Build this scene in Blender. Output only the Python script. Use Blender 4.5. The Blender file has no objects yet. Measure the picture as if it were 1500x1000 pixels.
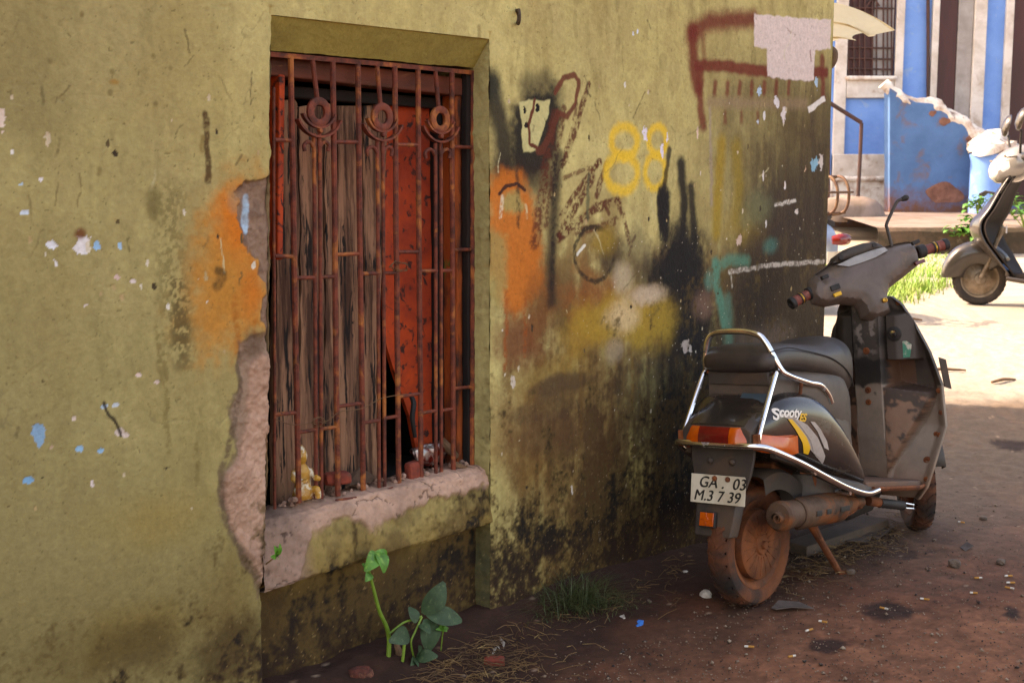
import bpy, bmesh, math, random
import numpy as np
from mathutils import Vector, Matrix
from mathutils.geometry import delaunay_2d_cdt
random.seed(7); rng = np.random.default_rng(7)
R = math.radians
scene = bpy.context.scene
col = scene.collection

# ---------------------------------------------------------------- camera
F, CH, YH = 1900., 1.39, 250.
PITCH = math.atan((500 - YH) / F)
cam_d = bpy.data.cameras.new('camera'); cam = bpy.data.objects.new('camera', cam_d); col.objects.link(cam)
cam.location = (0, 0, CH); cam.rotation_euler = (math.pi / 2 - PITCH, 0, 0)
cam_d.sensor_width = 36; cam_d.lens = F / 1500 * 36; cam_d.clip_start = .05; cam_d.clip_end = 600
cam_d.dof.use_dof = True; cam_d.dof.focus_distance = 4.0; cam_d.dof.aperture_fstop = 9
scene.camera = cam
# ---------------------------------------------------------------- world, sun, exposure
SUN_EL = R(43); SDX, SDY = -.97, .24                      # towards the sun, in plan
world = bpy.data.worlds.new('World'); scene.world = world; world.use_nodes = True
wn = world.node_tree.nodes; wl = world.node_tree.links
sky = wn.new('ShaderNodeTexSky'); sky.sky_type = 'NISHITA'; sky.sun_disc = False
sky.sun_elevation = SUN_EL; sky.sun_rotation = math.atan2(SDX, SDY); sky.air_density = 1.; sky.dust_density = 2.5; sky.ozone_density = .6
wl.new(sky.outputs[0], wn['Background'].inputs[0]); wn['Background'].inputs[1].default_value = .15
sd = bpy.data.lights.new('sun', 'SUN'); sd.energy = 2.3; sd.angle = R(.5); sd.color = (1, .96, .9)
sun = bpy.data.objects.new('sun', sd); col.objects.link(sun)
sv = Vector((SDX, SDY, math.tan(SUN_EL) * math.hypot(SDX, SDY))).normalized()
sun.rotation_euler = sv.to_track_quat('Z', 'Y').to_euler(); sun.location = (-10, 10, 20)
scene.render.engine = 'CYCLES'
scene.view_settings.view_transform = 'Standard'; scene.view_settings.look = 'None'
scene.view_settings.exposure = 2.3; scene.view_settings.gamma = 1
try:
    scene.view_settings.use_white_balance = True
    scene.view_settings.white_balance_temperature = 9200; scene.view_settings.white_balance_tint = 18
except Exception: pass

# ---------------------------------------------------------------- measuring helpers (photo pixel -> real point on a known plane)
fw = np.array([0, math.cos(PITCH), -math.sin(PITCH)]); upv = np.array([0, math.sin(PITCH), math.cos(PITCH)]); rt = np.array([1., 0, 0]); CC = np.array([0, 0, CH])
def ray(u, v): return (u - 750) / F * rt + fw - (v - 500) / F * upv
def hit(u, v, p0, n):
    r = ray(u, v); return CC + r * (((np.asarray(p0) - CC) @ n) / (r @ n))
PHI = math.atan((2450 - 750) / F * math.cos(PITCH))
W0 = hit(700, 930, (0, 0, 0), np.array([0, 0, 1.]))
T = np.array([math.sin(PHI), math.cos(PHI), 0]); N = np.array([math.cos(PHI), -math.sin(PHI), 0])
def wp(u, v, q=0.):
    P = hit(u, v, W0 + q * N, N); return float((P - W0) @ T), float(P[2])
def W(s, z, q=0.):                                           # wall coordinates -> world
    return W0 + s * T + q * N + np.array([0, 0, z])
def zg(x, y):                                                # height of the street
    y = np.asarray(y, float)
    k = np.clip(y - 5.3, 0, None)
    z = np.where(k < 4.7, .075 * k * k / (k + .5), .075 * 4.7 * 4.7 / 5.2 + (k - 4.7) * .04)
    return np.minimum(z, .62)
def ground_px(u, v):
    P = hit(u, v, (0, 0, 0), np.array([0, 0, 1.]))
    for _ in range(12):
        P = hit(u, v, (0, 0, float(zg(P[0], P[1]))), np.array([0, 0, 1.]))
    return P
def wall_q(x, y): return (np.asarray(x) - W0[0]) * N[0] + (np.asarray(y) - W0[1]) * N[1]
def wall_s(x, y): return (np.asarray(x) - W0[0]) * T[0] + (np.asarray(y) - W0[1]) * T[1]

# ---------------------------------------------------------------- numpy noise
def vnoise(x, y, seed=0):
    xi = np.floor(x).astype(np.int64); yi = np.floor(y).astype(np.int64); fx = x - xi; fy = y - yi
    fx = fx * fx * (3 - 2 * fx); fy = fy * fy * (3 - 2 * fy)
    def h(a, b):
        n = (a * 374761393 + b * 668265263 + seed * 974634777) & 0xffffffff
        n = ((n ^ (n >> 13)) * 1274126177) & 0xffffffff
        n = ((n ^ (n >> 16)) * 2246822519) & 0xffffffff
        return ((n ^ (n >> 15)) & 0xffffff) / float(0xffffff)
    return (h(xi, yi) * (1 - fx) + h(xi + 1, yi) * fx) * (1 - fy) + (h(xi, yi + 1) * (1 - fx) + h(xi + 1, yi + 1) * fx) * fy
def fbm(x, y, sc, oc=4, seed=0, sy=None):
    x = np.asarray(x, float); y = np.asarray(y, float)
    a = .5; r = 0; t = 0; X = x * sc; Y = y * (sy or sc)
    for i in range(oc):
        r = r + a * vnoise(X + 17.3 * i, Y + 9.1 * i, seed + i * 31); t += a; a *= .5; X = X * 2.03; Y = Y * 2.03
    return r / t
def sstep(a, b, x):
    t = np.clip((x - a) / (b - a), 0, 1); return t * t * (3 - 2 * t)
def lin(c):
    if isinstance(c, str): c = [int(c[i:i + 2], 16) for i in (1, 3, 5)]
    c = np.asarray(c, float) / 255
    return np.where(c < .04045, c / 12.92, ((c + .055) / 1.055) ** 2.4)

# ---------------------------------------------------------------- object helpers
def link(o, parent=None):
    col.objects.link(o)
    if parent is not None: o.parent = parent
    return o
def tag(o, label=None, cat=None, group=None, kind=None):
    if label: o['label'] = label
    if cat: o['category'] = cat
    if group: o['group'] = group
    if kind: o['kind'] = kind
    return o
def empty(name, loc=(0, 0, 0), mat=None):
    o = bpy.data.objects.new(name, None); o.empty_display_size = .1; link(o)
    if mat is not None: o.matrix_world = mat
    else: o.location = loc
    return o
def children(o): return [c for c in col.objects if c.parent == o]
def copy_tree(o, parent=None):
    c = o.copy(); col.objects.link(c)
    if parent is not None: c.parent = parent
    for ch in children(o): copy_tree(ch, c)
    return c

class MB:
    def __init__(s): s.v = []; s.f = []
    def add(s, vs, fs):
        b = len(s.v); s.v += [tuple(map(float, p)) for p in vs]; s.f += [tuple(i + b for i in f) for f in fs]; return s
    def box(s, c, d, M=None):
        cx, cy, cz = c; a, b, h = d[0] / 2, d[1] / 2, d[2] / 2
        vs = [Vector((cx + i * a, cy + j * b, cz + k * h)) for i in (-1, 1) for j in (-1, 1) for k in (-1, 1)]
        if M is not None: vs = [M @ p for p in vs]
        return s.add(vs, [(0, 1, 3, 2), (4, 6, 7, 5), (0, 4, 5, 1), (2, 3, 7, 6), (0, 2, 6, 4), (1, 5, 7, 3)])
    def tube(s, pts, r, n=10, smooth=0, cap=True, squash=None):
        pts = [Vector(p) for p in pts]; rs = list(r) if hasattr(r, '__len__') else [r] * len(pts)
        if smooth:
            o = []; ro = []
            for i in range(len(pts) - 1):
                p0 = pts[max(i - 1, 0)]; p1 = pts[i]; p2 = pts[i + 1]; p3 = pts[min(i + 2, len(pts) - 1)]
                for k in range(smooth):
                    t = k / smooth
                    o.append(.5 * ((2 * p1) + (p2 - p0) * t + (2 * p0 - 5 * p1 + 4 * p2 - p3) * t * t + (3 * p1 - p0 - 3 * p2 + p3) * t ** 3))
                    ro.append(rs[i] * (1 - t) + rs[i + 1] * t)
            pts = o + [pts[-1]]; rs = ro + [rs[-1]]
        t0 = (pts[1] - pts[0]).normalized(); nrm = t0.orthogonal().normalized()
        rings = []
        for i, p in enumerate(pts):
            t = (pts[min(i + 1, len(pts) - 1)] - pts[max(i - 1, 0)]).normalized()
            nrm = (nrm - t * nrm.dot(t)).normalized(); b = t.cross(nrm)
            rings.append([p + (nrm * math.cos(2 * math.pi * k / n) + b * math.sin(2 * math.pi * k / n) * (squash or 1)) * rs[i] for k in range(n)])
        return s.loft(rings, cap)
    def loft(s, rings, cap=True, close=True):
        n = len(rings[0]); vs = [p for r in rings for p in r]; fs = []
        for i in range(len(rings) - 1):
            for k in range(n if close else n - 1):
                a = i * n + k; b = i * n + (k + 1) % n
                fs.append((a, b, b + n, a + n))
        if cap and close: fs.append(tuple(range(n - 1, -1, -1))); fs.append(tuple((len(rings) - 1) * n + k for k in range(n)))
        return s.add(vs, fs)
    def lathe(s, prof, n=28, M=None, cap=True):                 # prof: (radius, height) about local Z
        rings = []
        for r, h in prof:
            ring = [Vector((r * math.cos(2 * math.pi * k / n), r * math.sin(2 * math.pi * k / n), h)) for k in range(n)]
            rings.append([M @ p for p in ring] if M is not None else ring)
        return s.loft(rings, cap)
    def torus(s, R0, r, n=28, m=10, M=None, sy=1.):
        vs = []; fs = []
        for i in range(n):
            a = 2 * math.pi * i / n
            for k in range(m):
                b = 2 * math.pi * k / m
                p = Vector(((R0 + r * math.cos(b)) * math.cos(a), (R0 + r * math.cos(b)) * math.sin(a) * sy, r * math.sin(b)))
                vs.append(M @ p if M is not None else p)
                fs.append((i * m + k, ((i + 1) % n) * m + k, ((i + 1) % n) * m + (k + 1) % m, i * m + (k + 1) % m))
        return s.add(vs, fs)
    def prism(s, outline, fn, t):                                # outline 2D, fn(a,b,h)->3D, thickness t
        n = len(outline)
        vs = [fn(a, b, 0) for a, b in outline] + [fn(a, b, t) for a, b in outline]
        fs = [tuple(range(n - 1, -1, -1)), tuple(range(n, 2 * n))] + [(i, (i + 1) % n, (i + 1) % n + n, i + n) for i in range(n)]
        return s.add(vs, fs)
    def grid(s, fn, us, vs_):
        n = len(vs_); V = [fn(u, v) for u in us for v in vs_]
        return s.add(V, [(i * n + j, (i + 1) * n + j, (i + 1) * n + j + 1, i * n + j + 1) for i in range(len(us) - 1) for j in range(n - 1)])
    def build(s, name, m, parent=None, smooth=True, bevel=0, angle=35, fix=True):
        me = bpy.data.meshes.new(name); me.from_pydata(s.v, [], s.f)
        if fix:
            bm = bmesh.new(); bm.from_mesh(me); bmesh.ops.recalc_face_normals(bm, faces=bm.faces); bm.to_mesh(me); bm.free()
        for mm in (m if isinstance(m, (list, tuple)) else [m]): me.materials.append(mm)
        o = bpy.data.objects.new(name, me); link(o, parent)
        if smooth:
            me.polygons.foreach_set('use_smooth', [True] * len(me.polygons))
            if hasattr(me, 'set_sharp_from_angle'): me.set_sharp_from_angle(angle=R(angle))
        if bevel:
            b = o.modifiers.new('bevel', 'BEVEL'); b.width = bevel; b.segments = 2; b.limit_method = 'ANGLE'; b.angle_limit = R(40)
        return o

def np_mesh(name, V, Fq, m, parent=None, colors=None, smooth=True):
    me = bpy.data.meshes.new(name)
    V = np.ascontiguousarray(V, dtype=np.float32); Fq = np.ascontiguousarray(Fq, dtype=np.int32)
    me.vertices.add(len(V)); me.vertices.foreach_set('co', V.ravel())
    me.loops.add(Fq.size); me.loops.foreach_set('vertex_index', Fq.ravel())
    me.polygons.add(len(Fq)); me.polygons.foreach_set('loop_start', np.arange(len(Fq), dtype=np.int32) * Fq.shape[1])
    me.update(calc_edges=True); me.validate()
    if colors is not None:
        a = me.color_attributes.new('paint', 'FLOAT_COLOR', 'POINT')
        c4 = np.ones((len(V), 4), np.float32); c4[:, :colors.shape[1]] = colors; a.data.foreach_set('color', c4.ravel())
    if smooth: me.polygons.foreach_set('use_smooth', np.ones(len(Fq), bool))
    me.materials.append(m)
    o = bpy.data.objects.new(name, me); link(o, parent); return o
def grid_faces(nu, nv, base=0, flip=False):
    i, j = np.meshgrid(np.arange(nu - 1), np.arange(nv - 1), indexing='ij'); a = i * nv + j + base
    q = np.stack([a, a + nv, a + nv + 1, a + 1], -1).reshape(-1, 4)
    return q[:, ::-1] if flip else q

def ell(c, ux, uy, a, b, p=2.5, n=24):                          # superellipse ring
    out = []
    for k in range(n):
        t = 2 * math.pi * k / n; ct, st = math.cos(t), math.sin(t)
        out.append(Vector(c) + Vector(ux) * (a * math.copysign(abs(ct) ** (2 / p), ct)) + Vector(uy) * (b * math.copysign(abs(st) ** (2 / p), st)))
    return out

def inflate(outline, fn, front, back, step=.012):
    """closed shell from a 2D outline; front/back(a,b,dist)->height; fn(a,b,h)->3D"""
    pts = []
    n = len(outline)
    for i in range(n):
        p, q = Vector(outline[i]), Vector(outline[(i + 1) % n]); k = max(1, int((q - p).length / step))
        for j in range(k): pts.append(p.lerp(q, j / k))
    nb = len(pts); B = np.array([tuple(p) for p in pts])
    def dist(P):
        A0 = B; A1 = np.roll(B, -1, 0); d = A1 - A0; L = (d ** 2).sum(1)
        t = np.clip(((P[:, None] - A0[None]) * d[None]).sum(2) / L, 0, 1)
        return np.sqrt((((A0[None] + t[..., None] * d[None]) - P[:, None]) ** 2).sum(2)).min(1)
    mn, mx = B.min(0), B.max(0)
    G = np.array([(x + (j % 2) * step / 2, y) for j, y in enumerate(np.arange(mn[1], mx[1], step)) for x in np.arange(mn[0], mx[0], step)])
    x, y = G[:, 0], G[:, 1]; ins = np.zeros(len(G), bool)
    for i in range(nb):
        x0, y0 = B[i]; x1, y1 = B[(i + 1) % nb]
        c = ((y0 > y) != (y1 > y)); 
        if y1 != y0: ins ^= c & (x < (x1 - x0) * (y - y0) / (y1 - y0) + x0)
    G = G[ins]; G = G[dist(G) > step * .45]
    allp = [Vector(p) for p in B] + [Vector(p) for p in G]
    vo, ed, fa, *_ = delaunay_2d_cdt(allp, [(i, (i + 1) % nb) for i in range(nb)], [list(range(nb))], 1, 1e-6)
    VP = np.array([tuple(p) for p in vo]); D = dist(VP); m = len(VP)
    vs = [fn(VP[i][0], VP[i][1], front(VP[i][0], VP[i][1], D[i])) for i in range(m)]
    vs += [fn(VP[i][0], VP[i][1], back(VP[i][0], VP[i][1], D[i])) for i in range(m)]
    fs = [tuple(f) for f in fa] + [tuple(i + m for i in reversed(f)) for f in fa]
    cnt = {}
    for f in fa:
        for k in range(len(f)):
            e = (f[k], f[(k + 1) % len(f)]); cnt[e] = 1
    for (a, b) in list(cnt):
        if (b, a) not in cnt: fs.append((b, a, a + m, b + m))
    mb = MB(); mb.add(vs, fs); return mb

def text_mesh(name, body, size, m, parent, mw, shear=0, spacing=1., depth=.0006, bold=0, align='CENTER', dbl=0):
    cu = bpy.data.curves.new(name, 'FONT'); cu.body = body; cu.size = size; cu.shear = shear; cu.space_character = spacing
    cu.extrude = depth; cu.offset = bold; cu.align_x = align; cu.align_y = 'CENTER'
    o = bpy.data.objects.new('tmp', cu); col.objects.link(o)
    dg = bpy.context.evaluated_depsgraph_get(); me = bpy.data.meshes.new_from_object(o.evaluated_get(dg)); col.objects.unlink(o); bpy.data.objects.remove(o)
    me.materials.clear(); me.materials.append(m); me.name = name
    if dbl:
        bm = bmesh.new(); bm.from_mesh(me); g_ = bmesh.ops.duplicate(bm, geom=bm.verts[:] + bm.edges[:] + bm.faces[:]); bmesh.ops.translate(bm, verts=[v for v in g_['geom'] if isinstance(v, bmesh.types.BMVert)], vec=(dbl, dbl * .5, -.0003)); bm.to_mesh(me); bm.free()
    t = bpy.data.objects.new(name, me); link(t, parent); t.matrix_local = mw; return t
def frame(o, x, y, z):
    M = Matrix.Identity(4)
    for i, a in enumerate((x, y, z)):
        for k in range(3): M[k][i] = a[k]
    for k in range(3): M[k][3] = o[k]
    return M

# ---------------------------------------------------------------- materials
def nd(nt, t, **kw):
    n = nt.nodes.new(t)
    for k, v in kw.items():
        if k.startswith('i_'): n.inputs[k[2:].replace('_', ' ')].default_value = v
        else: setattr(n, k, v)
    return n
def ramp(nt, src, a, b):
    m = nd(nt, 'ShaderNodeMapRange', clamp=True); m.inputs['From Min'].default_value = a; m.inputs['From Max'].default_value = b
    nt.links.new(src, m.inputs['Value']); return m.outputs[0]
def mixc(nt, fac, a, b, mode='MIX'):
    m = nd(nt, 'ShaderNodeMix', data_type='RGBA', blend_type=mode)
    if isinstance(fac, (int, float)): m.inputs[0].default_value = fac
    else: nt.links.new(fac, m.inputs[0])
    for i, x in ((6, a), (7, b)):
        if hasattr(x, 'is_linked'): nt.links.new(x, m.inputs[i])
        else: m.inputs[i].default_value = (*x, 1)
    return m.outputs[2]
def noise(nt, vec, sc, det=5, rough=.6, dist=0):
    n = nd(nt, 'ShaderNodeTexNoise'); n.inputs['Scale'].default_value = sc; n.inputs['Detail'].default_value = det; n.inputs['Roughness'].default_value = rough; n.inputs['Distortion'].default_value = dist
    nt.links.new(vec, n.inputs['Vector']); return n.outputs[0]
def pm(name, c1, c2=None, sc=6, lo=.4, hi=.62, c3=None, sc3=20, lo3=.55, hi3=.7, rough=.7, rough2=None, metal=0., bump=.25, bsc=60, stretch=(1, 1, 1), attr=False,
       dirt=None, dirt_z=None, spec=.5, coat=0, trans=0, metal2=None, sub=0):
    """c1/c2 mixed by noise, c3 patches on top, dirt = (colour, z0, z1) dust thinning upwards in object space"""
    m = bpy.data.materials.new(name); m.use_nodes = True; nt = m.node_tree; b = nt.nodes['Principled BSDF']
    tc = nd(nt, 'ShaderNodeTexCoord'); mp = nd(nt, 'ShaderNodeMapping'); mp.inputs['Scale'].default_value = stretch
    nt.links.new(tc.outputs['Object'], mp.inputs['Vector']); v = mp.outputs[0]
    L = lambda c: tuple(lin(c)) if isinstance(c, str) or max(c) > 1.001 else tuple(c)
    c1 = L(c1); out = None; rsock = None
    if attr:
        at = nd(nt, 'ShaderNodeAttribute', attribute_name='paint'); base = at.outputs['Color']
        n1 = noise(nt, v, sc, 6, .65); g = ramp(nt, n1, .25, .75)
        mm = mixc(nt, g, (.80, .79, .78), (1.14, 1.14, 1.14)); out = mixc(nt, 1., base, mm, 'MULTIPLY')
    else:
        out = None
        if c2 is not None:
            f = ramp(nt, noise(nt, v, sc, 6, .65, .3), lo, hi); out = mixc(nt, f, c1, L(c2)); rsock = f
    cur = out if out is not None else c1
    fac3 = None
    if c3 is not None:
        fac3 = ramp(nt, noise(nt, v, sc3, 5, .6, .5), lo3, hi3); cur = mixc(nt, fac3, cur, L(c3))
    if dirt is not None:
        dc, z0, z1 = dirt; sx = nd(nt, 'ShaderNodeSeparateXYZ'); nt.links.new(tc.outputs['Object'], sx.inputs[0])
        a = ramp(nt, sx.outputs[2], z1, z0); nn = noise(nt, v, 9, 6, .7)
        ad = nd(nt, 'ShaderNodeMath', operation='ADD'); nt.links.new(a, ad.inputs[0]); nt.links.new(nn, ad.inputs[1])
        cur = mixc(nt, ramp(nt, ad.outputs[0], .62, 1.15), cur, L(dc))
    if hasattr(cur, 'is_linked'): nt.links.new(cur, b.inputs['Base Color'])
    else: b.inputs['Base Color'].default_value = (*cur, 1)
    b.inputs['Roughness'].default_value = rough
    rs = fac3 if fac3 is not None else rsock
    if rough2 is not None and rs is not None:
        mr = nd(nt, 'ShaderNodeMapRange'); mr.inputs['To Min'].default_value = rough; mr.inputs['To Max'].default_value = rough2
        nt.links.new(rs, mr.inputs['Value']); nt.links.new(mr.outputs[0], b.inputs['Roughness'])
    b.inputs['Metallic'].default_value = metal
    if metal2 is not None and rs is not None:
        mr = nd(nt, 'ShaderNodeMapRange'); mr.inputs['To Min'].default_value = metal; mr.inputs['To Max'].default_value = metal2
        nt.links.new(rs, mr.inputs['Value']); nt.links.new(mr.outputs[0], b.inputs['Metallic'])
    b.inputs['Specular IOR Level'].default_value = spec; b.inputs['Coat Weight'].default_value = coat
    b.inputs['Transmission Weight'].default_value = trans
    if sub: b.inputs['Subsurface Weight'].default_value = sub; b.inputs['Subsurface Radius'].default_value = (.02, .02, .01)
    if bump:
        bn = nd(nt, 'ShaderNodeBump'); bn.inputs['Strength'].default_value = bump; bn.inputs['Distance'].default_value = .004
        n1 = noise(nt, v, bsc, 6, .7); nt.links.new(n1, bn.inputs['Height']); nt.links.new(bn.outputs[0], b.inputs['Normal'])
    return m
#@@MATS
M = {}
M['wall'] = pm('plaster_paint', (.5, .5, .5), sc=60, rough=.88, bump=.75, bsc=110, attr=True, spec=.3)
M['ground'] = pm('dirt_asphalt', (.5, .5, .5), sc=70, rough=.92, bump=1., bsc=90, attr=True, spec=.25)
M['olive'] = pm('olive_plaster', '#a0935a', '#8c7f4c', sc=3, rough=.9, bump=.4)
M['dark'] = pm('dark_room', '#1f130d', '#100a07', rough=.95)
M['rustbar'] = pm('rusted_red_paint', '#7a3622', '#4a2116', sc=30, c3='#a8602c', sc3=14, lo3=.54, hi3=.68, rough=.72, bump=.4, bsc=160, spec=.35)
M['plank'] = pm('weathered_wood', '#9e7054', '#4a2c1c', sc=34, lo=.40, hi=.60, c3='#1a0e08', sc3=62, lo3=.55, hi3=.60, stretch=(1, 1, .07), rough=.92, bump=1., bsc=50)
M['lintelwood'] = pm('old_lintel', '#6e321c', '#452010', sc=6, c3='#9a6b4a', sc3=15, lo3=.6, hi3=.75, stretch=(.3, .3, 1.6), rough=.85, bump=.5)
M['redboard'] = pm('orange_red_paint', '#cc440c', '#8a2606', sc=4, c3='#3a1208', sc3=30, lo3=.56, hi3=.64, rough=.7, bump=.4, bsc=40)
M['jamb'] = pm('peeling_jamb', '#a84c18', '#3d1d10', sc=12, lo=.45, hi=.6, c3='#5d6a22', sc3=11, lo3=.62, hi3=.68, stretch=(1, 1, .35), rough=.85, bump=.7)
M['concrete'] = pm('rough_mortar', '#a78270', '#8b6a58', sc=14, rough=.95, bump=.8, bsc=90)
# ================================================================ NEAR HOUSE
house = empty('plastered_house', tuple(W(2.1, 0)))
tag(house, 'large olive plastered house with graffiti, mould stains and a barred window', 'house')

def hl(P): return np.asarray(P) - np.array(W(2.1, 0))         # house-local (pure translation)
S0, S1, ZB, ZTOP = -1.78, 2.105, -.12, 2.3
def sLz(z): return np.interp(z, [-.2, .33, .6, 1.0, 1.7, 1.9], [-.80, -.80, -.77, -.752, -.727, -.722])
SR, NZ, NQ = .062, 1.765, -.066

class Paint:
    def __init__(s, S, Z):
        s.S, s.Z = S, Z
        w = .006
        s.s = S + w * (fbm(S, Z, 34, 3, 1) - .5) * 2; s.z = Z + w * (fbm(S, Z, 34, 3, 2) - .5) * 2
        s.n1 = fbm(S, Z, 9, 5, 3); s.n2 = fbm(S, Z, 45, 4, 4); s.n3 = fbm(S, Z, 130, 3, 5); s.nv = fbm(S, Z, 40, 4, 6, sy=5); s.big = fbm(S, Z, 1.6, 4, 7)
        s.C = np.zeros((len(S), 3)); s.H = np.zeros(len(S))
    def mix(s, idx, a, c):
        c = lin(c); s.C[idx] = s.C[idx] * (1 - a[:, None]) + c[None] * a[:, None]
    def box(s, x0, x1, z0, z1): return np.nonzero((s.S > x0) & (s.S < x1) & (s.Z > z0) & (s.Z < z1))[0]
    def stroke(s, px, w, c, a=1., soft=.5, dry=0, h=0):
        P = np.array([wp(*p) for p in px]); w = w * .5 * .0029; mg = w * 2.2 + .02
        I = s.box(P[:, 0].min() - mg, P[:, 0].max() + mg, P[:, 1].min() - mg, P[:, 1].max() + mg)
        if not len(I): return
        x, z = s.s[I], s.z[I]; d = np.full(len(I), 9.)
        for i in range(len(P) - 1):
            A = P[i]; D = P[i + 1] - A; L = D @ D + 1e-12
            t = np.clip(((x - A[0]) * D[0] + (z - A[1]) * D[1]) / L, 0, 1)
            d = np.minimum(d, np.hypot(x - A[0] - t * D[0], z - A[1] - t * D[1]))
        al = 1 - sstep(w * (1 - soft), w * (1 + soft), d + w * .35 * (s.n2[I] - .5))
        al = np.clip(al + (s.n2[I] * .6 + s.n3[I] * .5 - .55) * 2.6 * al * (1 - al), 0, 1)
        if dry: al = al * (1 - dry * 1.3 * (1 - sstep(.40, .54, .5 * s.n3[I] + .3 * s.n2[I] + .2 * s.n1[I]))).clip(0, 1)
        s.mix(I, np.clip(al * a, 0, 1), c); s.H[I] += h * al
    def poly(s, px, c, a=1., soft=.004, h=0, tex=0, raw=False, jag=0.):
        P = np.array(px if raw else [wp(*p) for p in px]); mg = soft * 2 + .02
        I = s.box(P[:, 0].min() - mg, P[:, 0].max() + mg, P[:, 1].min() - mg, P[:, 1].max() + mg)
        x, z = s.s[I] + jag * (fbm(s.S[I], s.Z[I], 22, 5, 95) - .5), s.z[I] + jag * (fbm(s.S[I], s.Z[I], 22, 5, 96) - .5); ins = np.zeros(len(I), bool); d = np.full(len(I), 9.)
        for i in range(len(P)):
            A = P[i]; B = P[(i + 1) % len(P)]; D = B - A; L = D @ D + 1e-12
            t = np.clip(((x - A[0]) * D[0] + (z - A[1]) * D[1]) / L, 0, 1)
            d = np.minimum(d, np.hypot(x - A[0] - t * D[0], z - A[1] - t * D[1]))
            if B[1] != A[1]:
                cr = ((A[1] > z) != (B[1] > z)) & (x < D[0] * (z - A[1]) / D[1] + A[0]); ins ^= cr
        sdv = np.where(ins, d, -d) + soft * .9 * (s.n2[I] - .5)
        al = sstep(-soft, soft, sdv)
        if soft > .01: al = np.clip(al + (s.n2[I] * .6 + s.n3[I] * .5 - .55) * 2.6 * al * (1 - al), 0, 1)
        if tex: al = al * (1 - tex * sstep(.5, .65, s.n2[I]))
        s.mix(I, np.clip(al * a, 0, 1), c); s.H[I] += h * al; return I, al
    def blob(s, u, v, ru, rv, c, a=1., ns=.5, edge=.6, h=0):
        cs, cz = wp(u, v); rs = abs(wp(u + ru, v)[0] - cs); rz = abs(wp(u, v + rv)[1] - cz)
        I = s.box(cs - rs * 1.8, cs + rs * 1.8, cz - rz * 1.8, cz + rz * 1.8)
        if not len(I): return
        d = np.hypot((s.S[I] - cs) / rs, (s.Z[I] - cz) / rz) + ns * (s.n1[I] - .5) * 2 + ns * .5 * (s.n2[I] - .5)
        al = 1 - sstep(1 - edge, 1 + edge * .6, d); al = np.clip(al + (s.n2[I] * .6 + s.n3[I] * .5 + .5 * (s.nv[I] - .5) - .55) * 3.2 * al * (1 - al), 0, 1); s.mix(I, np.clip(al * a, 0, 1), c); s.H[I] += h * al
    def chip(s, u, v, r, c, c2=None, asp=1.):
        cs, cz = wp(u, v); rr = r * .0021
        I = s.box(cs - rr * 2.5, cs + rr * 2.5, cz - rr * 2.5 * asp, cz + rr * 2.5 * asp)
        if not len(I): return
        d = np.hypot((s.S[I] - cs) / rr, (s.Z[I] - cz) / (rr * asp)) + 1.9 * (s.n2[I] - .5) + .9 * (s.n3[I] - .5)
        al = (d < .95).astype(float); s.mix(I, al, c)
        if c2: s.mix(I, al * (s.n1[I] + .3 * s.n2[I] > .66), c2)
        s.H[I] -= .0012 * al

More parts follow.
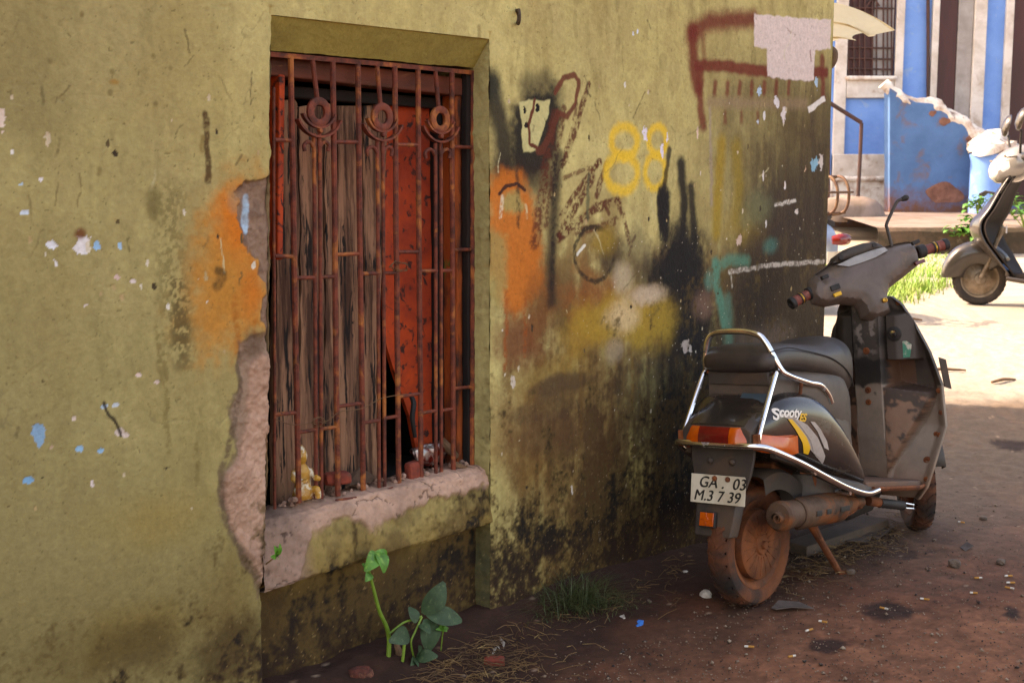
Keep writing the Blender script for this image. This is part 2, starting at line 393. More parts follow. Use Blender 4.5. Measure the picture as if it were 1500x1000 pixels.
def paint_wall(S, Z, niche=False):
    p = Paint(S, Z); sh = S.shape
    # base coats: several olives, dingy washes, long stains
    b = lin('#b7a76c')[None] * (1 - sstep(.35, .7, p.big)[:, None]) + lin('#a6965f')[None] * sstep(.35, .7, p.big)[:, None]
    I_all = np.arange(len(S))
    p.C[:] = b * 1.2 * (.91 + .18 * p.n1[:, None])
    I = np.arange(len(S))
    right = sstep(1.2, 1.95, S); low = sstep(1.25, .55, Z)
    p.mix(I, .5 * sstep(-.9, -1.7, S) * sstep(.3, .6, fbm(S, Z, 2.2, 4, 11) + .15), '#7d7148')
    p.mix(I, .28 * sstep(.5, .7, fbm(S, Z, 26, 4, 12, sy=3)), '#83733f')
    p.mix(I, .55 * sstep(.2, -.6, S) * sstep(.35, .65, fbm(S, Z, 2.4, 5, 14)), '#96824f'); p.mix(I, .35 * sstep(.45, .65, fbm(S, Z, 14, 5, 15)), '#9c8756'); p.mix(I, .3 * sstep(.5, .68, fbm(S, Z, 5, 5, 16)), '#bcab74'); p.mix(I, .3 * sstep(.60, .72, fbm(S, Z, 33, 4, 17, sy=12)) * sstep(.3, .6, p.big), '#7a683c')
    p.mix(I, .35 * sstep(.5, .66, fbm(S, Z, 7, 4, 13)), '#a8925a')
    p.mix(I, .92 * sstep(1.0, 1.7, S + .3 * (p.n1 - .5)) * sstep(2.05, 1.6, Z + .25 * (p.big - .5)) * (.5 + .8 * p.n1), '#5c4828'); p.mix(I, .5 * sstep(1.3, 2.0, S) * sstep(.46, .6, p.nv) * sstep(2., 1.6, Z), '#4c3a22')
    p.mix(I, .45 * sstep(.1, .5, S) * low * (.4 + p.n1), '#84703a')
    p.mix(I, .65 * sstep(-.3, -1.0, S) * sstep(1.1, .45, Z + .2 * (p.n1 - .5)), '#857141'); p.mix(I, .5 * sstep(-.5, -1.4, S), '#8f8056'); p.mix(I, .45 * sstep(-.4, -.9, S) * sstep(.7, .35, Z + .2 * (p.big - .5)), '#6e5a30')  # lower left: dirt plus a vignette-like light falloff put into the colour
    # horizontal float marks and hairline cracks
    ck = np.abs(fbm(S, Z, 3.1, 5, 21) - .5); p.mix(I, .3 * (ck < .0025) * (p.n1 > .56), '#6d6040'); p.H -= .0008 * (ck < .0035)
    if not niche:                                               # big rain-washed stains over the lower right of the wall
        wv_ = .5 * fbm(S, Z, 5, 5, 31) + .3 * fbm(S, Z, 30, 4, 32, sy=4) + .2 * p.n2
        zone = sstep(.05, .3, S) * sstep(1.4, .95, Z + .4 * (p.big - .5))
        p.mix(I, .85 * zone * sstep(.30, .52, wv_), '#74522a'); p.mix(I, .85 * zone * sstep(.48, .60, wv_) * sstep(1.3, .7, Z), '#472d15')
        p.mix(I, .75 * sstep(.2, .5, S) * sstep(1.2, .9, S) * np.exp(-((Z - .95) / .16) ** 2) * sstep(.44, .6, fbm(S, Z, 8, 5, 33)), '#8a4a1c')
        p.mix(I, .9 * sstep(1.25, 1.6, S + .3 * (p.big - .5)) * sstep(1.55, 1.0, Z + .5 * (p.n1 - .5)) * sstep(.36, .56, wv_ + .1 * sstep(1.3, .6, Z)), '#3d2d1e')
        p.mix(I, .9 * sstep(1.0, 1.35, S + .4 * (p.n1 - .5)) * sstep(.85, .5, Z + .3 * (p.n1 - .5)), '#2a2015')
        p.blob(960, 560, 55, 60, '#4a4630', .7, .5, .9); p.blob(1010, 620, 60, 70, '#15100c', .9, .5, .9); p.blob(1090, 560, 70, 60, '#2e241a', .8, .5, .9); p.blob(800, 560, 60, 36, '#8a6a2e', .6, .6, .8); p.blob(835, 640, 40, 26, '#5f4326', .6, .6, .8); p.blob(760, 680, 50, 60, '#7a5524', .55, .6, .9)
        p.blob(820, 570, 40, 18, '#5d4228', .6, .7, .5); p.blob(850, 500, 30, 50, '#94702c', .5, .6, .8); p.stroke([(745, 540), (742, 640), (752, 700)], 16, '#5d3c1c', .5, .9, .4); p.stroke([(905, 700), (902, 800)], 8, '#8a7a60', .5, .8, .5)
        p.blob(200, 930, 90, 50, '#7a5f2a', .6, .5, .9); p.blob(330, 900, 50, 70, '#6b4f24', .6, .5, .9); p.blob(230, 760, 80, 40, '#967d42', .5, .5, .9); p.blob(340, 940, 60, 60, '#3f2e14', .7, .8, .8); p.blob(200, 950, 70, 34, '#4a3618', .6, .8, .8); p.blob(90, 960, 70, 40, '#5f4a22', .5, .7, .8); p.blob(60, 450, 70, 160, '#8d7b4c', .45, .5, .9); p.blob(40, 120, 60, 130, '#84754a', .5, .5, .9)
        p.mix(I, .7 * sstep(1.35, 1.75, S + .25 * (p.n1 - .5)) * sstep(1.75, 1.35, Z + .3 * (p.big - .5)) * sstep(.38, .58, wv_ + .06), '#35261a')
        p.mix(I, .85 * sstep(.55, .9, S + .3 * (p.n1 - .5)) * sstep(.85, .35, Z + .3 * (p.big - .5)) * sstep(.36, .54, wv_ + .08), '#1f180f')
    else:
        p.mix(I, .75 * sstep(.60, .30, Z + .15 * (p.n1 - .5)), '#7d5c26'); p.mix(I, .7 * sstep(.40, .58, p.n1) * sstep(.6, .3, Z), '#4f3415'); p.mix(I, .75 * sstep(.36, .25, Z), '#3d2912')
    if not niche:
        # orange spray left of the window
        p.poly([(300, 320), (345, 268), (400, 262), (400, 500), (345, 500), (300, 520), (268, 470)], '#bd7422', .8, .085)
        p.blob(350, 330, 34, 52, '#cf6a17', .85, .3, .8); p.blob(372, 425, 22, 50, '#c8691c', .7, .35, .8); p.blob(322, 400, 26, 70, '#b97b32', .5, .4, .8)
        # black spray columns and the face
        p.stroke([(717, 120), (724, 150), (737, 200), (740, 245)], 27, '#1f1712', .92, .65)
        p.stroke([(706, 128), (722, 128)], 26, '#2a2a20', .75, .7)
        p.poly([(748, 235), (750, 160), (775, 132), (812, 130), (824, 165), (815, 235), (786, 262), (756, 255)], '#17110e', .97, .028)
        p.stroke([(770, 125), (800, 118), (815, 135)], 22, '#17110e', .6, .9)
        p.stroke([(735, 255), (800, 262)], 36, '#2b1a10', .75, .8)
        p.poly([(759, 148), (806, 147), (801, 172), (786, 222), (766, 223), (764, 180)], '#bfb47c', 1, .003)
        p.stroke([(783, 148), (775, 185), (776, 210), (787, 219)], 4, '#65311d', 1, .3)
        p.chip(769, 160, 4.2, '#120d0b', asp=1.6); p.chip(788, 158, 3.6, '#120d0b', asp=1.8); p.chip(771, 184, 3.6, '#241610')
        # orange figure right of the window
        p.poly([(716, 262), (735, 250), (762, 254), (782, 300), (793, 360), (795, 425), (755, 470), (735, 440), (718, 400)], '#c5691f', .93, .03)
        p.poly([(733, 300), (742, 282), (760, 280), (768, 305), (757, 312), (740, 312)], '#a28e52', .9, .012)
        p.stroke([(732, 283), (742, 272), (757, 270), (768, 278)], 4, '#4a2413', 1, .3)
        p.poly([(716, 335), (740, 345), (742, 420), (728, 455), (716, 430)], '#9d8a50', .75, .02)
        p.stroke([(736, 288), (732, 318)], 5, '#d8c2a0', .9, .3, .6); p.stroke([(770, 300), (772, 318)], 4, '#d0b98a', .8, .3, .6)
        p.blob(760, 500, 42, 45, '#6d2f14', .85, .5, .8); p.blob(790, 455, 25, 50, '#7c4a22', .6, .5); p.blob(745, 620, 40, 80, '#7a4f25', .55, .5, .8)
        # long maroon brush strokes
        mr = '#57220f'
        p.stroke([(812, 170), (800, 240), (790, 310), (783, 355)], 15, mr, .85, .4, .5); p.stroke([(826, 160), (815, 225), (805, 290), (800, 330)], 9, mr, .75, .4, .6)
        p.stroke([(814, 135), (824, 114), (842, 110), (848, 117), (843, 152), (831, 170), (816, 168)], 6.5, '#6a3420', .95, .35)
        p.stroke([(862, 124), (850, 165), (838, 205), (822, 245)], 8, mr, .9, .35, .5); p.stroke([(846, 150), (835, 200), (815, 260)], 5, mr, .7, .4, .6)
        p.stroke([(788, 222), (795, 218), (808, 195), (816, 165)], 9, '#5f2b18', .95, .3)
        p.blob(790, 640, 50, 30, '#5b3c22', .6, .6, .6); p.blob(830, 560, 44, 14, '#4f3723', .7, .7, .5); p.blob(800, 600, 60, 16, '#4f3723', .5, .7, .6)
        p.stroke([(820, 318), (845, 280), (878, 236)], 8, mr, .9, .4, .6); p.stroke([(815, 352), (838, 312), (868, 262)], 10, mr, .9, .4, .6)
        p.stroke([(826, 262), (850, 250), (880, 240)], 5, mr, .7, .4, .7)
        p.stroke([(812, 355), (840, 330), (872, 304), (905, 295)], 10, mr, .9, .4, .6); p.stroke([(845, 340), (880, 332), (902, 322)], 9, mr, .75, .4, .6)
        p.stroke([(890, 240), (880, 265), (874, 287)], 9, mr, .9, .35, .5); p.stroke([(905, 296), (915, 320), (922, 355)], 8, mr, .85, .4, .6); p.stroke([(930, 345), (921, 372)], 5, mr, .8, .4, .6)
        p.stroke([(886, 300), (891, 312)], 6, mr, .8, .4)
        p.stroke([(818, 230), (812, 300), (808, 380), (808, 440)], 16, '#241811', .8, .8)
        p.stroke([(862, 255), (860, 320)], 5, '#4d5038', .7, .6)
        # ring and yellow smear
        ring = [(870 + 29 * math.cos(a), 372 + 40 * math.sin(a)) for a in np.linspace(0, 6.28, 22)]
        p.stroke(ring, 5, '#2b2012', .85, .6, .35); p.blob(893, 372, 18, 34, '#33251a', .75, .4, .7); p.blob(884, 350, 18, 22, '#9a7a2c', .8, .4, .7); p.stroke([(845, 372), (856, 360)], 4, '#d9d2c0', 1, .3)
        # the number 88
        ye = '#e3b637'
        for cu, cv, ru, rv, w in ((915, 207, 19, 22, 11), (911, 254, 23, 26, 12), (963, 206, 13, 20, 10), (960, 252, 15, 24, 10)):
            p.stroke([(cu + ru * math.cos(a), cv + rv * math.sin(a)) for a in np.linspace(0, 6.28, 20)], w, ye, .88, .75)
        p.chip(945, 199, 6, '#d9cfd8', asp=1.9); p.chip(969, 222, 5, '#d9cfd8', asp=2.2); p.chip(977, 198, 3, '#d9cfc8', asp=2.4)
        # black spray, right of centre
        bk = '#19120f'
        p.stroke([(980, 218), (972, 290), (976, 350)], 8, bk, .85, .5); p.stroke([(997, 240), (1003, 300), (996, 420)], 17, bk, .95, .6); p.stroke([(1012, 275), (1018, 340), (1010, 430)], 15, bk, .92, .65)
        p.poly([(955, 385), (985, 330), (1030, 350), (1045, 470), (1030, 560), (985, 500), (960, 450)], bk, 1, .07); p.blob(1000, 420, 34, 90, bk, .9, .4, .7); p.blob(960, 400, 26, 40, bk, .8, .5, .7); p.blob(1010, 520, 40, 80, bk, .75, .6, .9); p.blob(985, 640, 55, 90, bk, .7, .7, .9); p.blob(1090, 600, 90, 60, bk, .6, .6, .9)
        for uu, v0, v1, w_, c_ in ((757, 250, 330, 5, bk), (812, 240, 420, 6, bk), (972, 440, 620, 8, bk), (1006, 470, 700, 9, bk), (1030, 480, 640, 6, bk), (742, 430, 540, 6, '#9a4a18'), (770, 440, 520, 5, '#9a4a18'), (345, 440, 520, 6, '#a8601f'), (375, 470, 510, 5, '#a8601f'), (850, 500, 640, 6, '#6b4a22'), (895, 520, 660, 7, '#5a3d1c'), (925, 480, 600, 5, '#7a5a28'), (1060, 470, 560, 6, '#456b58'), (1150, 180, 420, 10, '#5a4629'), (1120, 200, 360, 8, '#5a4629'), (1190, 160, 460, 10, '#4a3a24'), (1085, 330, 520, 9, '#3a2c1c')): p.stroke([(uu, v0), (uu + rng.uniform(-4, 4), v1)], w_, c_, .7, .9, .6); p.blob(972, 320, 8, 36, bk, .6, .6, .8)
        p.blob(935, 370, 24, 36, '#5a4a33', .6, .5); p.blob(1100, 470, 60, 70, '#2c2018', .8, .5, .9); p.blob(1150, 320, 40, 50, '#3b2b22', .65, .5, .9); p.blob(1175, 440, 45, 70, '#4b3a24', .6, .4, .9)
        # ochre, pink, teal patches
        p.blob(885, 470, 58, 40, '#a57f2c', .85, .6, .7); p.blob(955, 475, 34, 48, '#a5822e', .85, .6, .6); p.blob(912, 465, 22, 22, '#d0b083', .8, .6, .7); p.blob(912, 408, 14, 20, '#b09a7c', .8, .5, .7)
        p.blob(950, 432, 26, 14, '#c3a98f', .8, .5, .7); p.blob(1032, 445, 15, 22, '#7d5c4b', .7, .4, .8); p.blob(900, 512, 14, 20, '#a58f74', .6, .5); p.blob(1120, 500, 40, 26, '#7e6a5c', .5, .5, .8)
        p.stroke([(1057, 210), (1052, 290), (1050, 340)], 20, '#9a7a1f', .8, .7); p.stroke([(1078, 215), (1082, 270), (1080, 320)], 22, '#8d7224', .75, .8); p.blob(1090, 330, 30, 30, '#8c6f2a', .55, .5, .9)
        p.stroke([(1048, 385), (1049, 412), (1055, 440), (1062, 475)], 17, '#4c7d66', .92, .6); p.stroke([(1050, 390), (1070, 380), (1095, 383)], 14, '#4c7d66', .8, .7); p.stroke([(1066, 440), (1068, 500)], 18, '#4f7763', .75, .8); p.blob(1040, 410, 9, 16, '#55806c', .7, .4, .7); p.blob(1128, 360, 12, 12, '#3d6b5e', .7, .5, .8); p.blob(1108, 310, 22, 30, '#6a6a4a', .6, .5)
        p.stroke([(1040, 160), (1043, 300)], 6, '#9a8676', .6, .8)
        # maroon spray frame, upper right
        m2 = '#6d2213'
        p.stroke([(1015, 45), (1016, 95), (1022, 130)], 20, m2, .92, .65); p.stroke([(1012, 50), (1040, 32), (1105, 28)], 22, m2, .9, .8); p.stroke([(1022, 96), (1060, 97), (1110, 104), (1210, 106)], 15, m2, .92, .45)
        p.stroke([(1027, 102), (1026, 160), (1030, 185)], 14, m2, .88, .7); p.stroke([(1205, 85), (1206, 145)], 12, m2, .8, .6); p.stroke([(1030, 55), (1032, 90)], 10, m2, .5, .9)
        for uu in (1048, 1066, 1084, 1102, 1120, 1137, 1156): p.stroke([(uu, 122), (uu - 1, 136)], 9, m2, .75, .7)
        for uu in (1062, 1086, 1110): p.stroke([(uu, 166), (uu, 178)], 8, m2, .6, .8)
        p.stroke([(1040, 150), (1180, 152)], 14, '#8e7358', .6, .8)
        # pale pink roller patch
        p.poly([(1105, 21), (1150, 25), (1217, 29), (1217, 72), (1194, 74), (1192, 118), (1160, 118), (1124, 112), (1124, 72), (1105, 67)], '#d3bfb6', .97, .004, .0006)
        p.stroke([(1150, 40), (1165, 52)], 2, '#8d6f60', .6, .4, .6); p.stroke([(1187, 75), (1188, 90)], 3, '#6d2213', .7, .4)
        p.poly([(1183, 157), (1207, 140), (1209, 148), (1185, 166)], '#d8cec4', 1, .003, .0008)
        for u, v, r, c, a in ((1113, 132, 8, '#a9bfd0', .8), (1138, 150, 8, '#cfc6c4', 1.2), (1148, 166, 9, '#d2c4be', 1.3), (1110, 178, 5, '#b9c4cc', 1), (1120, 170, 4, '#d6cfca', 2), (1196, 122, 6, '#9fb9c8', 2), (1193, 243, 12, '#7ba6b6', 1.2), (1203, 236, 7, '#c9b9ae', 2), (1180, 247, 5, '#d3a98c', 1),
                              (1167, 310, 4, '#cfc0b6', 1), (1004, 506, 9, '#b5a093', 1.5), (1012, 512, 5, '#c4b3a6', 1.6), (1118, 256, 3, '#d8ccc4', 3), (1150, 270, 3, '#d8ccc4', 4), (1122, 330, 3, '#d8ccc4', 2.5), (1083, 350, 8, '#c7a894', 1.4), (916, 124, 3, '#d8cfc0', 1.6), (928, 48, 2.5, '#cfd4df', 1.6), (934, 46, 2, '#cfd4df', 1.6), (1022, 196, 3, '#d8b8a0', 3),
                              (117, 360, 13, '#d9d1cf', 1.1), (76, 360, 8, '#d5d3d6', .7), (141, 361, 6, '#8db7d6', .9), (176, 359, 3, '#9cc0d8', 1.8), (37, 310, 6, '#c3cfd8', .8), (31, 270, 4, '#a9c2d2', .8), (82, 388, 3, '#d9d1cf', 2), (60, 263, 2, '#d9d1cf', 1), (57, 637, 9, '#7d9fb8', 1.3), (117, 656, 5, '#86b0cc', 1.2), (149, 660, 4, '#86b0cc', 1), (39, 703, 8, '#6f9fc0', .5),
                              (170, 593, 7, '#b9c0c4', .5), (153, 595, 5, '#a8bccb', .5), (174, 632, 6, '#c8b3a6', .7), (184, 637, 4, '#c8b3a6', .8), (108, 612, 3, '#cdb7a8', .8), (75, 655, 4, '#b3957a', .8), (125, 447, 3, '#d3c1ba', 1), (195, 412, 4, '#d3c1ba', .7), (204, 549, 4, '#d3b9ac', .6), (230, 559, 4, '#d3b9ac', .5), (18, 222, 2, '#e0d9d0', 2), (2, 175, 5, '#d6bfae', 2.6),
                              (172, 406, 4, '#c9aaa0', .6), (247, 448, 2, '#d9cfc0', 1.6), (135, 708, 3, '#d3c1ba', 1.6), (752, 560, 4, '#c9b7a4', 2), (838, 720, 4, '#cfc1b4', 2)):
            r = r * (.8 if u < 300 else 1); p.chip(u, v, r, c, '#8db7d6' if r > 11 and u < 300 else None, a)
        p.stroke([(1068, 398), (1090, 395), (1125, 389), (1165, 386), (1207, 383)], 6, '#c3b3a2', .95, .4, .5); p.stroke([(1135, 300), (1165, 294)], 5, '#cfc3b4', .9, .5, .5); p.stroke([(1070, 398), (1073, 420)], 3, '#b9ab98', .8, .5, .6)
        pr = np.random.default_rng(21)
        for k in range(70):                                     # fine scratches and scuffs in the paint
            uu, vv = pr.uniform(10, 1200), pr.uniform(20, 640); 
            if 380 < uu < 730: continue
            L = pr.uniform(8, 50); a_ = pr.normal(1.5, .5); pts = [(uu + L * t * math.cos(a_) + pr.normal(0, 1.2), vv + L * t * math.sin(a_) + pr.normal(0, 1.2)) for t in (0, .35, .7, 1)]
            p.stroke(pts, pr.uniform(1.2, 2.4), ['#5a4c2c', '#4a3c22', '#c8bb90', '#6e5c36'][k % 4], pr.uniform(.45, .85), .5, .4)
        for k in range(150):                                    # small flakes knocked out of the paint
            uu = pr.uniform(735, 1205) if k < 110 else pr.uniform(5, 380); vv = pr.uniform(120, 760); p.chip(uu, vv, pr.uniform(1., 2.6), ['#c2ae90', '#d0c2ac', '#5c4a2e', '#b09468', '#3d3020'][k % 5], None, pr.uniform(.7, 2.4))
        pit = fbm(S, Z, 140, 2, 97); p.mix(I_all, .55 * (pit > .86), '#5f5230'); p.H -= .0012 * (pit > .86)
        # rust runs, scratches
        p.stroke([(302, 168), (303, 205), (305, 240), (304, 265)], 5.5, '#4a2f12', .9, .45, .3); p.stroke([(296, 200), (296, 222)], 4, '#6e5323', .6, .7); p.stroke([(320, 395), (326, 402), (318, 420)], 7, '#4f3715', .8, .6, .3)
        p.stroke([(152, 590), (180, 637)], 2.6, '#2a1e12', .9, .4); p.blob(118, 342, 9, 9, '#6e3a17', .9, .3, .6); p.blob(168, 120, 7, 4, '#9a6a26', .7, .3, .7); p.blob(120, 20, 4, 6, '#7a5a2b', .5)
        for uu, vv in ((145, 255), (146, 248), (250, 100), (225, 82), (165, 105), (162, 136), (228, 152), (120, 22), (74, 90)): p.blob(uu, vv, 4, 5, '#75633a', .7, .3)
        p.stroke([(250, 290), (248, 400), (262, 500)], 26, '#6b5c33', .6, .9, .75); p.stroke([(262, 420), (268, 530)], 16, '#4c3d20', .6, .7, .8); p.blob(226, 300, 12, 22, '#6b5c33', .7, .5)
        for uu, v0, v1 in ((232, 480, 560), (242, 520, 660), (286, 650, 700), (700, 40, 60)): p.stroke([(uu, v0), (uu + 3, v1)], 5, '#6a5527', .5, .8, .7)
        # broken plaster: grey core, then pink cement run beside the window; dark rims are painted crevice shade
        I_, al = p.poly([(343, 282), (362, 265), (402, 255), (402, 520), (384, 470), (388, 420), (380, 380), (360, 372), (355, 330)], '#8a6c58', 1, .006, -.010, jag=.04); p.mix(I_, .5 * 4 * al * (1 - al), '#4a3526'); p.H[I_] += al * .018 * (p.n1[I_] - .5) + al * .007 * (p.n2[I_] - .5) + al * .005 * (p.n3[I_] - .5)
        p.mix(I_, al * .6 * sstep(.5, .6, p.n2[I_]), '#6b5142')
        p.stroke([(365, 290), (362, 340)], 6, '#9db6c6', .95, .4, .2); p.blob(345, 295, 10, 18, '#a97d55', .7, .3)
        I_, al = p.poly([(350, 505), (372, 495), (400, 490), (402, 880), (385, 868), (365, 835), (350, 800), (332, 770), (322, 730), (325, 690), (345, 660), (340, 600), (352, 560)], '#957763', .95, .010, -.005, jag=.045); p.mix(I_, .45 * 4 * al * (1 - al), '#4a3526'); p.H[I_] += al * .018 * (p.n1[I_] - .5) + al * .007 * (p.n2[I_] - .5) + al * .005 * (p.n3[I_] - .5)
        I_, al = p.poly([(368, 535), (385, 515), (402, 520), (402, 800), (400, 840), (384, 858), (368, 822), (350, 792), (334, 765), (327, 730), (330, 695), (352, 660), (362, 610)], '#ba917a', 1, .008, .005, jag=.03); p.mix(I_, .3 * 4 * al * (1 - al), '#6b4d3a'); p.H[I_] += al * .014 * (p.n1[I_] - .5) + al * .005 * (p.n2[I_] - .5)
        p.mix(I_, al * .5 * sstep(.46, .62, p.n1[I_]), '#98725c')
        p.blob(372, 505, 20, 24, '#5d4433', .7, .5); p.stroke([(350, 520), (352, 570), (340, 640), (322, 690), (325, 745), (345, 795), (375, 850)], 6, '#5e4836', .75, .6, .6)
    # mould: climbs from the ground, thickest to the right of the window
    I = np.arange(len(S)); top = np.interp(S, [-1.8, -1.0, -.7, .0, .3, .8, 1.3, 2.1], [.22, .32, .5, .62, .72, .8, .9, .95])
    g = sstep(0, 1, 1 - Z / top)
    mt = .36 * fbm(S, Z, 9, 5, 41) + .30 * fbm(S, Z, 48, 4, 42) + .18 * fbm(S, Z, 120, 3, 44) + .16 * fbm(S, Z, 40, 3, 43, sy=7)
    p.mix(I, .8 * sstep(.52, .70, mt + .26 * g) * (Z < top + .15), '#5a441f')
    p.mix(I, .8 * sstep(.60, .72, mt + .22 * g) * (Z < top + .05), '#33240f')
    p.mix(I, .92 * sstep(.67, .76, mt + .2 * g) * (Z < top), '#150f08')
    p.mix(I, .8 * sstep(.75, 1.3, S) * sstep(.7, .1, Z) * sstep(.36, .52, mt), '#15100c')
    p.mix(I, .55 * sstep(.3, .05, Z) * sstep(.35, .6, mt), '#3f2413')
    sp = fbm(S, Z, 170, 2, 51) + .08 * g; p.mix(I, .55 * (sp > .90) * (Z < top), '#9a7a50'); 
    sp2 = fbm(S, Z, 150, 2, 52); p.mix(I, .85 * (sp2 > .90) * sstep(.2, .8, S) * (Z < 1.2), '#cdbba4')
    # relief: trowelled plaster, soft lumps, pits in the mould
    p.H += .006 * (fbm(S, Z, 3.2, 3, 61) - .5) + .0022 * (p.n1 - .5) + .0016 * (p.n2 - .5) + .0010 * (p.n3 - .5)
    p.H += .0028 * (fbm(S, Z, 30, 3, 62, sy=14) - .5) * sstep(1.5, .3, Z)
    return np.clip(p.C, 0, 1), p.H

class Sheet:                                                    # accumulates structured patches into one mesh
    def __init__(s): s.V = []; s.F = []; s.C = []; s.b = 0
    def add(s, V, nu, nv, C, flip=False):
        s.V.append(V); s.C.append(C); s.F.append(grid_faces(nu, nv, s.b, flip)); s.b += len(V)
    def build(s, name, m, parent): return np_mesh(name, np.concatenate(s.V), np.concatenate(s.F), m, parent, np.concatenate(s.C))
def wall_pts(S, Z, Q): return np.stack([hl(W0)[0] + S * T[0] + Q * N[0], hl(W0)[1] + S * T[1] + Q * N[1], Z], -1)
sheet = Sheet(); DS = .0032
edge_n = lambda z: .010 * (fbm(z * 0 + 3, z, 14, 4, 71) - .5) + .004 * (fbm(z * 0 + 9, z, 70, 2, 72) - .5)
def block(fs0, fs1, z0, z1, ns, nz, rag0=0, rag1=0):
    a, z = np.meshgrid(np.linspace(0, 1, ns), np.linspace(z0, z1, nz), indexing='ij'); a = a.ravel(); z = z.ravel()
    L = fs0(z) + rag0 * edge_n(z); Rr = fs1(z) + rag1 * edge_n(z + 7)
    s = L + (Rr - L) * a; C, H = paint_wall(s, z)
    # worn arrises round the niche
    s_in = np.minimum(np.abs(s - sLz(z)), np.abs(s - SR)); H -= .006 * np.exp(-s_in / .006) * ((z < NZ + .02))
    sheet.add(wall_pts(s, z, H), ns, nz, C)
cst = lambda k: (lambda z: z * 0 + k)
nzl = int((NZ - ZB) / DS); nzu = int((ZTOP - NZ) / DS)
block(cst(S0), sLz, ZB, NZ, int(1.02 / DS), nzl, 0, 1); block(cst(S0), sLz, NZ, ZTOP, int(1.02 / DS), nzu)
block(cst(SR), cst(S1), ZB, NZ, int((S1 - SR) / DS), nzl, .5, 0); block(cst(SR), cst(S1), NZ, ZTOP, int((S1 - SR) / DS), nzu)
block(sLz, cst(SR), NZ, ZTOP, int(.79 / DS), nzu)
def patch(fn, nu, nv, tint=None, flip=False, rough=.003, base=None, ta=1.):      # fn(a,b)->S,Z,Q
    a, b = np.meshgrid(np.linspace(0, 1, nu), np.linspace(0, 1, nv), indexing='ij'); a = a.ravel(); b = b.ravel()
    s, z, q = fn(a, b); C, H = paint_wall(s - .0 + q * .7, z, True)
    if tint is not None: C = C * (1 - ta) + lin(tint)[None] * ta * (.75 + .5 * fbm(s, z + q, 9, 4, 81)[:, None])
    nz = rough * (fbm(s + q, z, 40, 4, 82) - .5)
    sheet.add(wall_pts(s + nz, z + nz, q), nu, nv, C, flip)
# splayed soffit at the head of the niche, tinted darker as painted shade, flat underside behind it
patch(lambda a, b: (sLz(NZ) + (SR - sLz(NZ)) * a, NZ - .078 * b + .004 * (fbm(a, a * 0, 8, 3, 83) - .5), NQ * b - .006 * (1 - b)), 190, 22, '#8e7f3c', True, .004, ta=.85)
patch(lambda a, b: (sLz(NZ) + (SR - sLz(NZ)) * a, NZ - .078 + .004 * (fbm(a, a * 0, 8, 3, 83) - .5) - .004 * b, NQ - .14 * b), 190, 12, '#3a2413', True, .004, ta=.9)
# reveals
patch(lambda a, b: (SR + .5 * edge_n(ZB + (NZ - ZB) * a + 7) * (1 - b), ZB + (NZ - ZB) * a, -.006 + (NQ - .16) * b), 420, 46, '#83815a', True, .008, ta=.35)
patch(lambda a, b: (sLz(ZB + (NZ - ZB) * a) + edge_n(ZB + (NZ - ZB) * a) * (1 - b), ZB + (NZ - ZB) * a, -.006 + (NQ - .16) * b), 420, 30, '#8b6f58', False, .008, ta=.7)
# panel under the sill
ZS0 = .452
patch(lambda a, b: (-.83 + (SR + .03 + .83) * a, ZB + (ZS0 - .04 - ZB) * b, NQ + .0 * a + .010 * (fbm(a * .9, b * .5, 8, 4, 84) - .5)), 215, 135, None, False, .002)
# sloping plaster apron under the grille; cement bedding on top of it
def apron(a, b):
    s = -.795 + (SR + .795) * a; nn = fbm(s, b * .3, 13, 4, 85) - .5; n2_ = fbm(s, b * .3, 60, 3, 86) - .5
    zt = .500 + .012 * nn; zb_ = .333 - .0 * a + .03 * (fbm(s, s * 0, 9, 3, 87) - .5)
    prof = np.array([[-.16, .0], [-.10, .006], [-.05, .004], [-.030, -.012], [-.018, -.045], [-.006, -.11], [.0, -.165], [-.006, -.176], [-.066, -.186]])
    tt = np.linspace(0, 1, len(prof)); q = np.interp(b, tt, prof[:, 0]); zz = np.interp(b, tt, prof[:, 1])
    k = sstep(.1, .3, b) * sstep(.98, .8, b); q = q + k * (.016 * nn + .007 * n2_); zz = zz + (1 - sstep(.3, .6, b)) * (.014 * nn + .008 * n2_)
    return s, .500 + zz + (.333 - .324) * sstep(.5, .9, b), q
a, b = np.meshgrid(np.linspace(0, 1, 210), np.linspace(0, 1, 80), indexing='ij'); a = a.ravel(); b = b.ravel()
s_, z_, q_ = apron(a, b); C, H = paint_wall(s_, z_, True); nn = fbm(s_, z_, 10, 4, 88)
lim = np.interp(s_, [-.80, -.72, -.62, -.5, -.42, -.3, -.22, -.1, .0, .07], [.28, .30, .46, .45, .425, .415, .445, .455, .46, .455])
mk = sstep(-.012, .012, z_ + .09 * (nn - .5) - lim + .02 * (fbm(s_, z_, 50, 3, 89) - .5)); C = C * (1 - mk[:, None]) + (lin('#b08a74')[None] * (.7 + .6 * nn[:, None])) * mk[:, None]
gy = sstep(-.58, -.68, s_ + .1 * (nn - .5)) * .85; C = C * (1 - gy[:, None]) + lin('#86695a')[None] * gy[:, None] * (.6 + .8 * nn[:, None])
q_ = q_ + .010 * mk * sstep(.1, .3, b) + .02 * gy * (fbm(s_, z_, 25, 4, 90) - .5)
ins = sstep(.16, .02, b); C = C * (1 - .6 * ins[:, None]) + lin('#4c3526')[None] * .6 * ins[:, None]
ck = np.abs(fbm(s_, z_ + .3, 7, 5, 92) - .5); C = C * (1 - .55 * ((ck < .006) & (mk > .5)))[:, None] * (1 - .35 * (fbm(s_, z_, 120, 2, 93) > .8))[:, None] * (.85 + .3 * fbm(s_, z_, 60, 3, 94))[:, None]; q_ = q_ - .004 * (ck < .006)
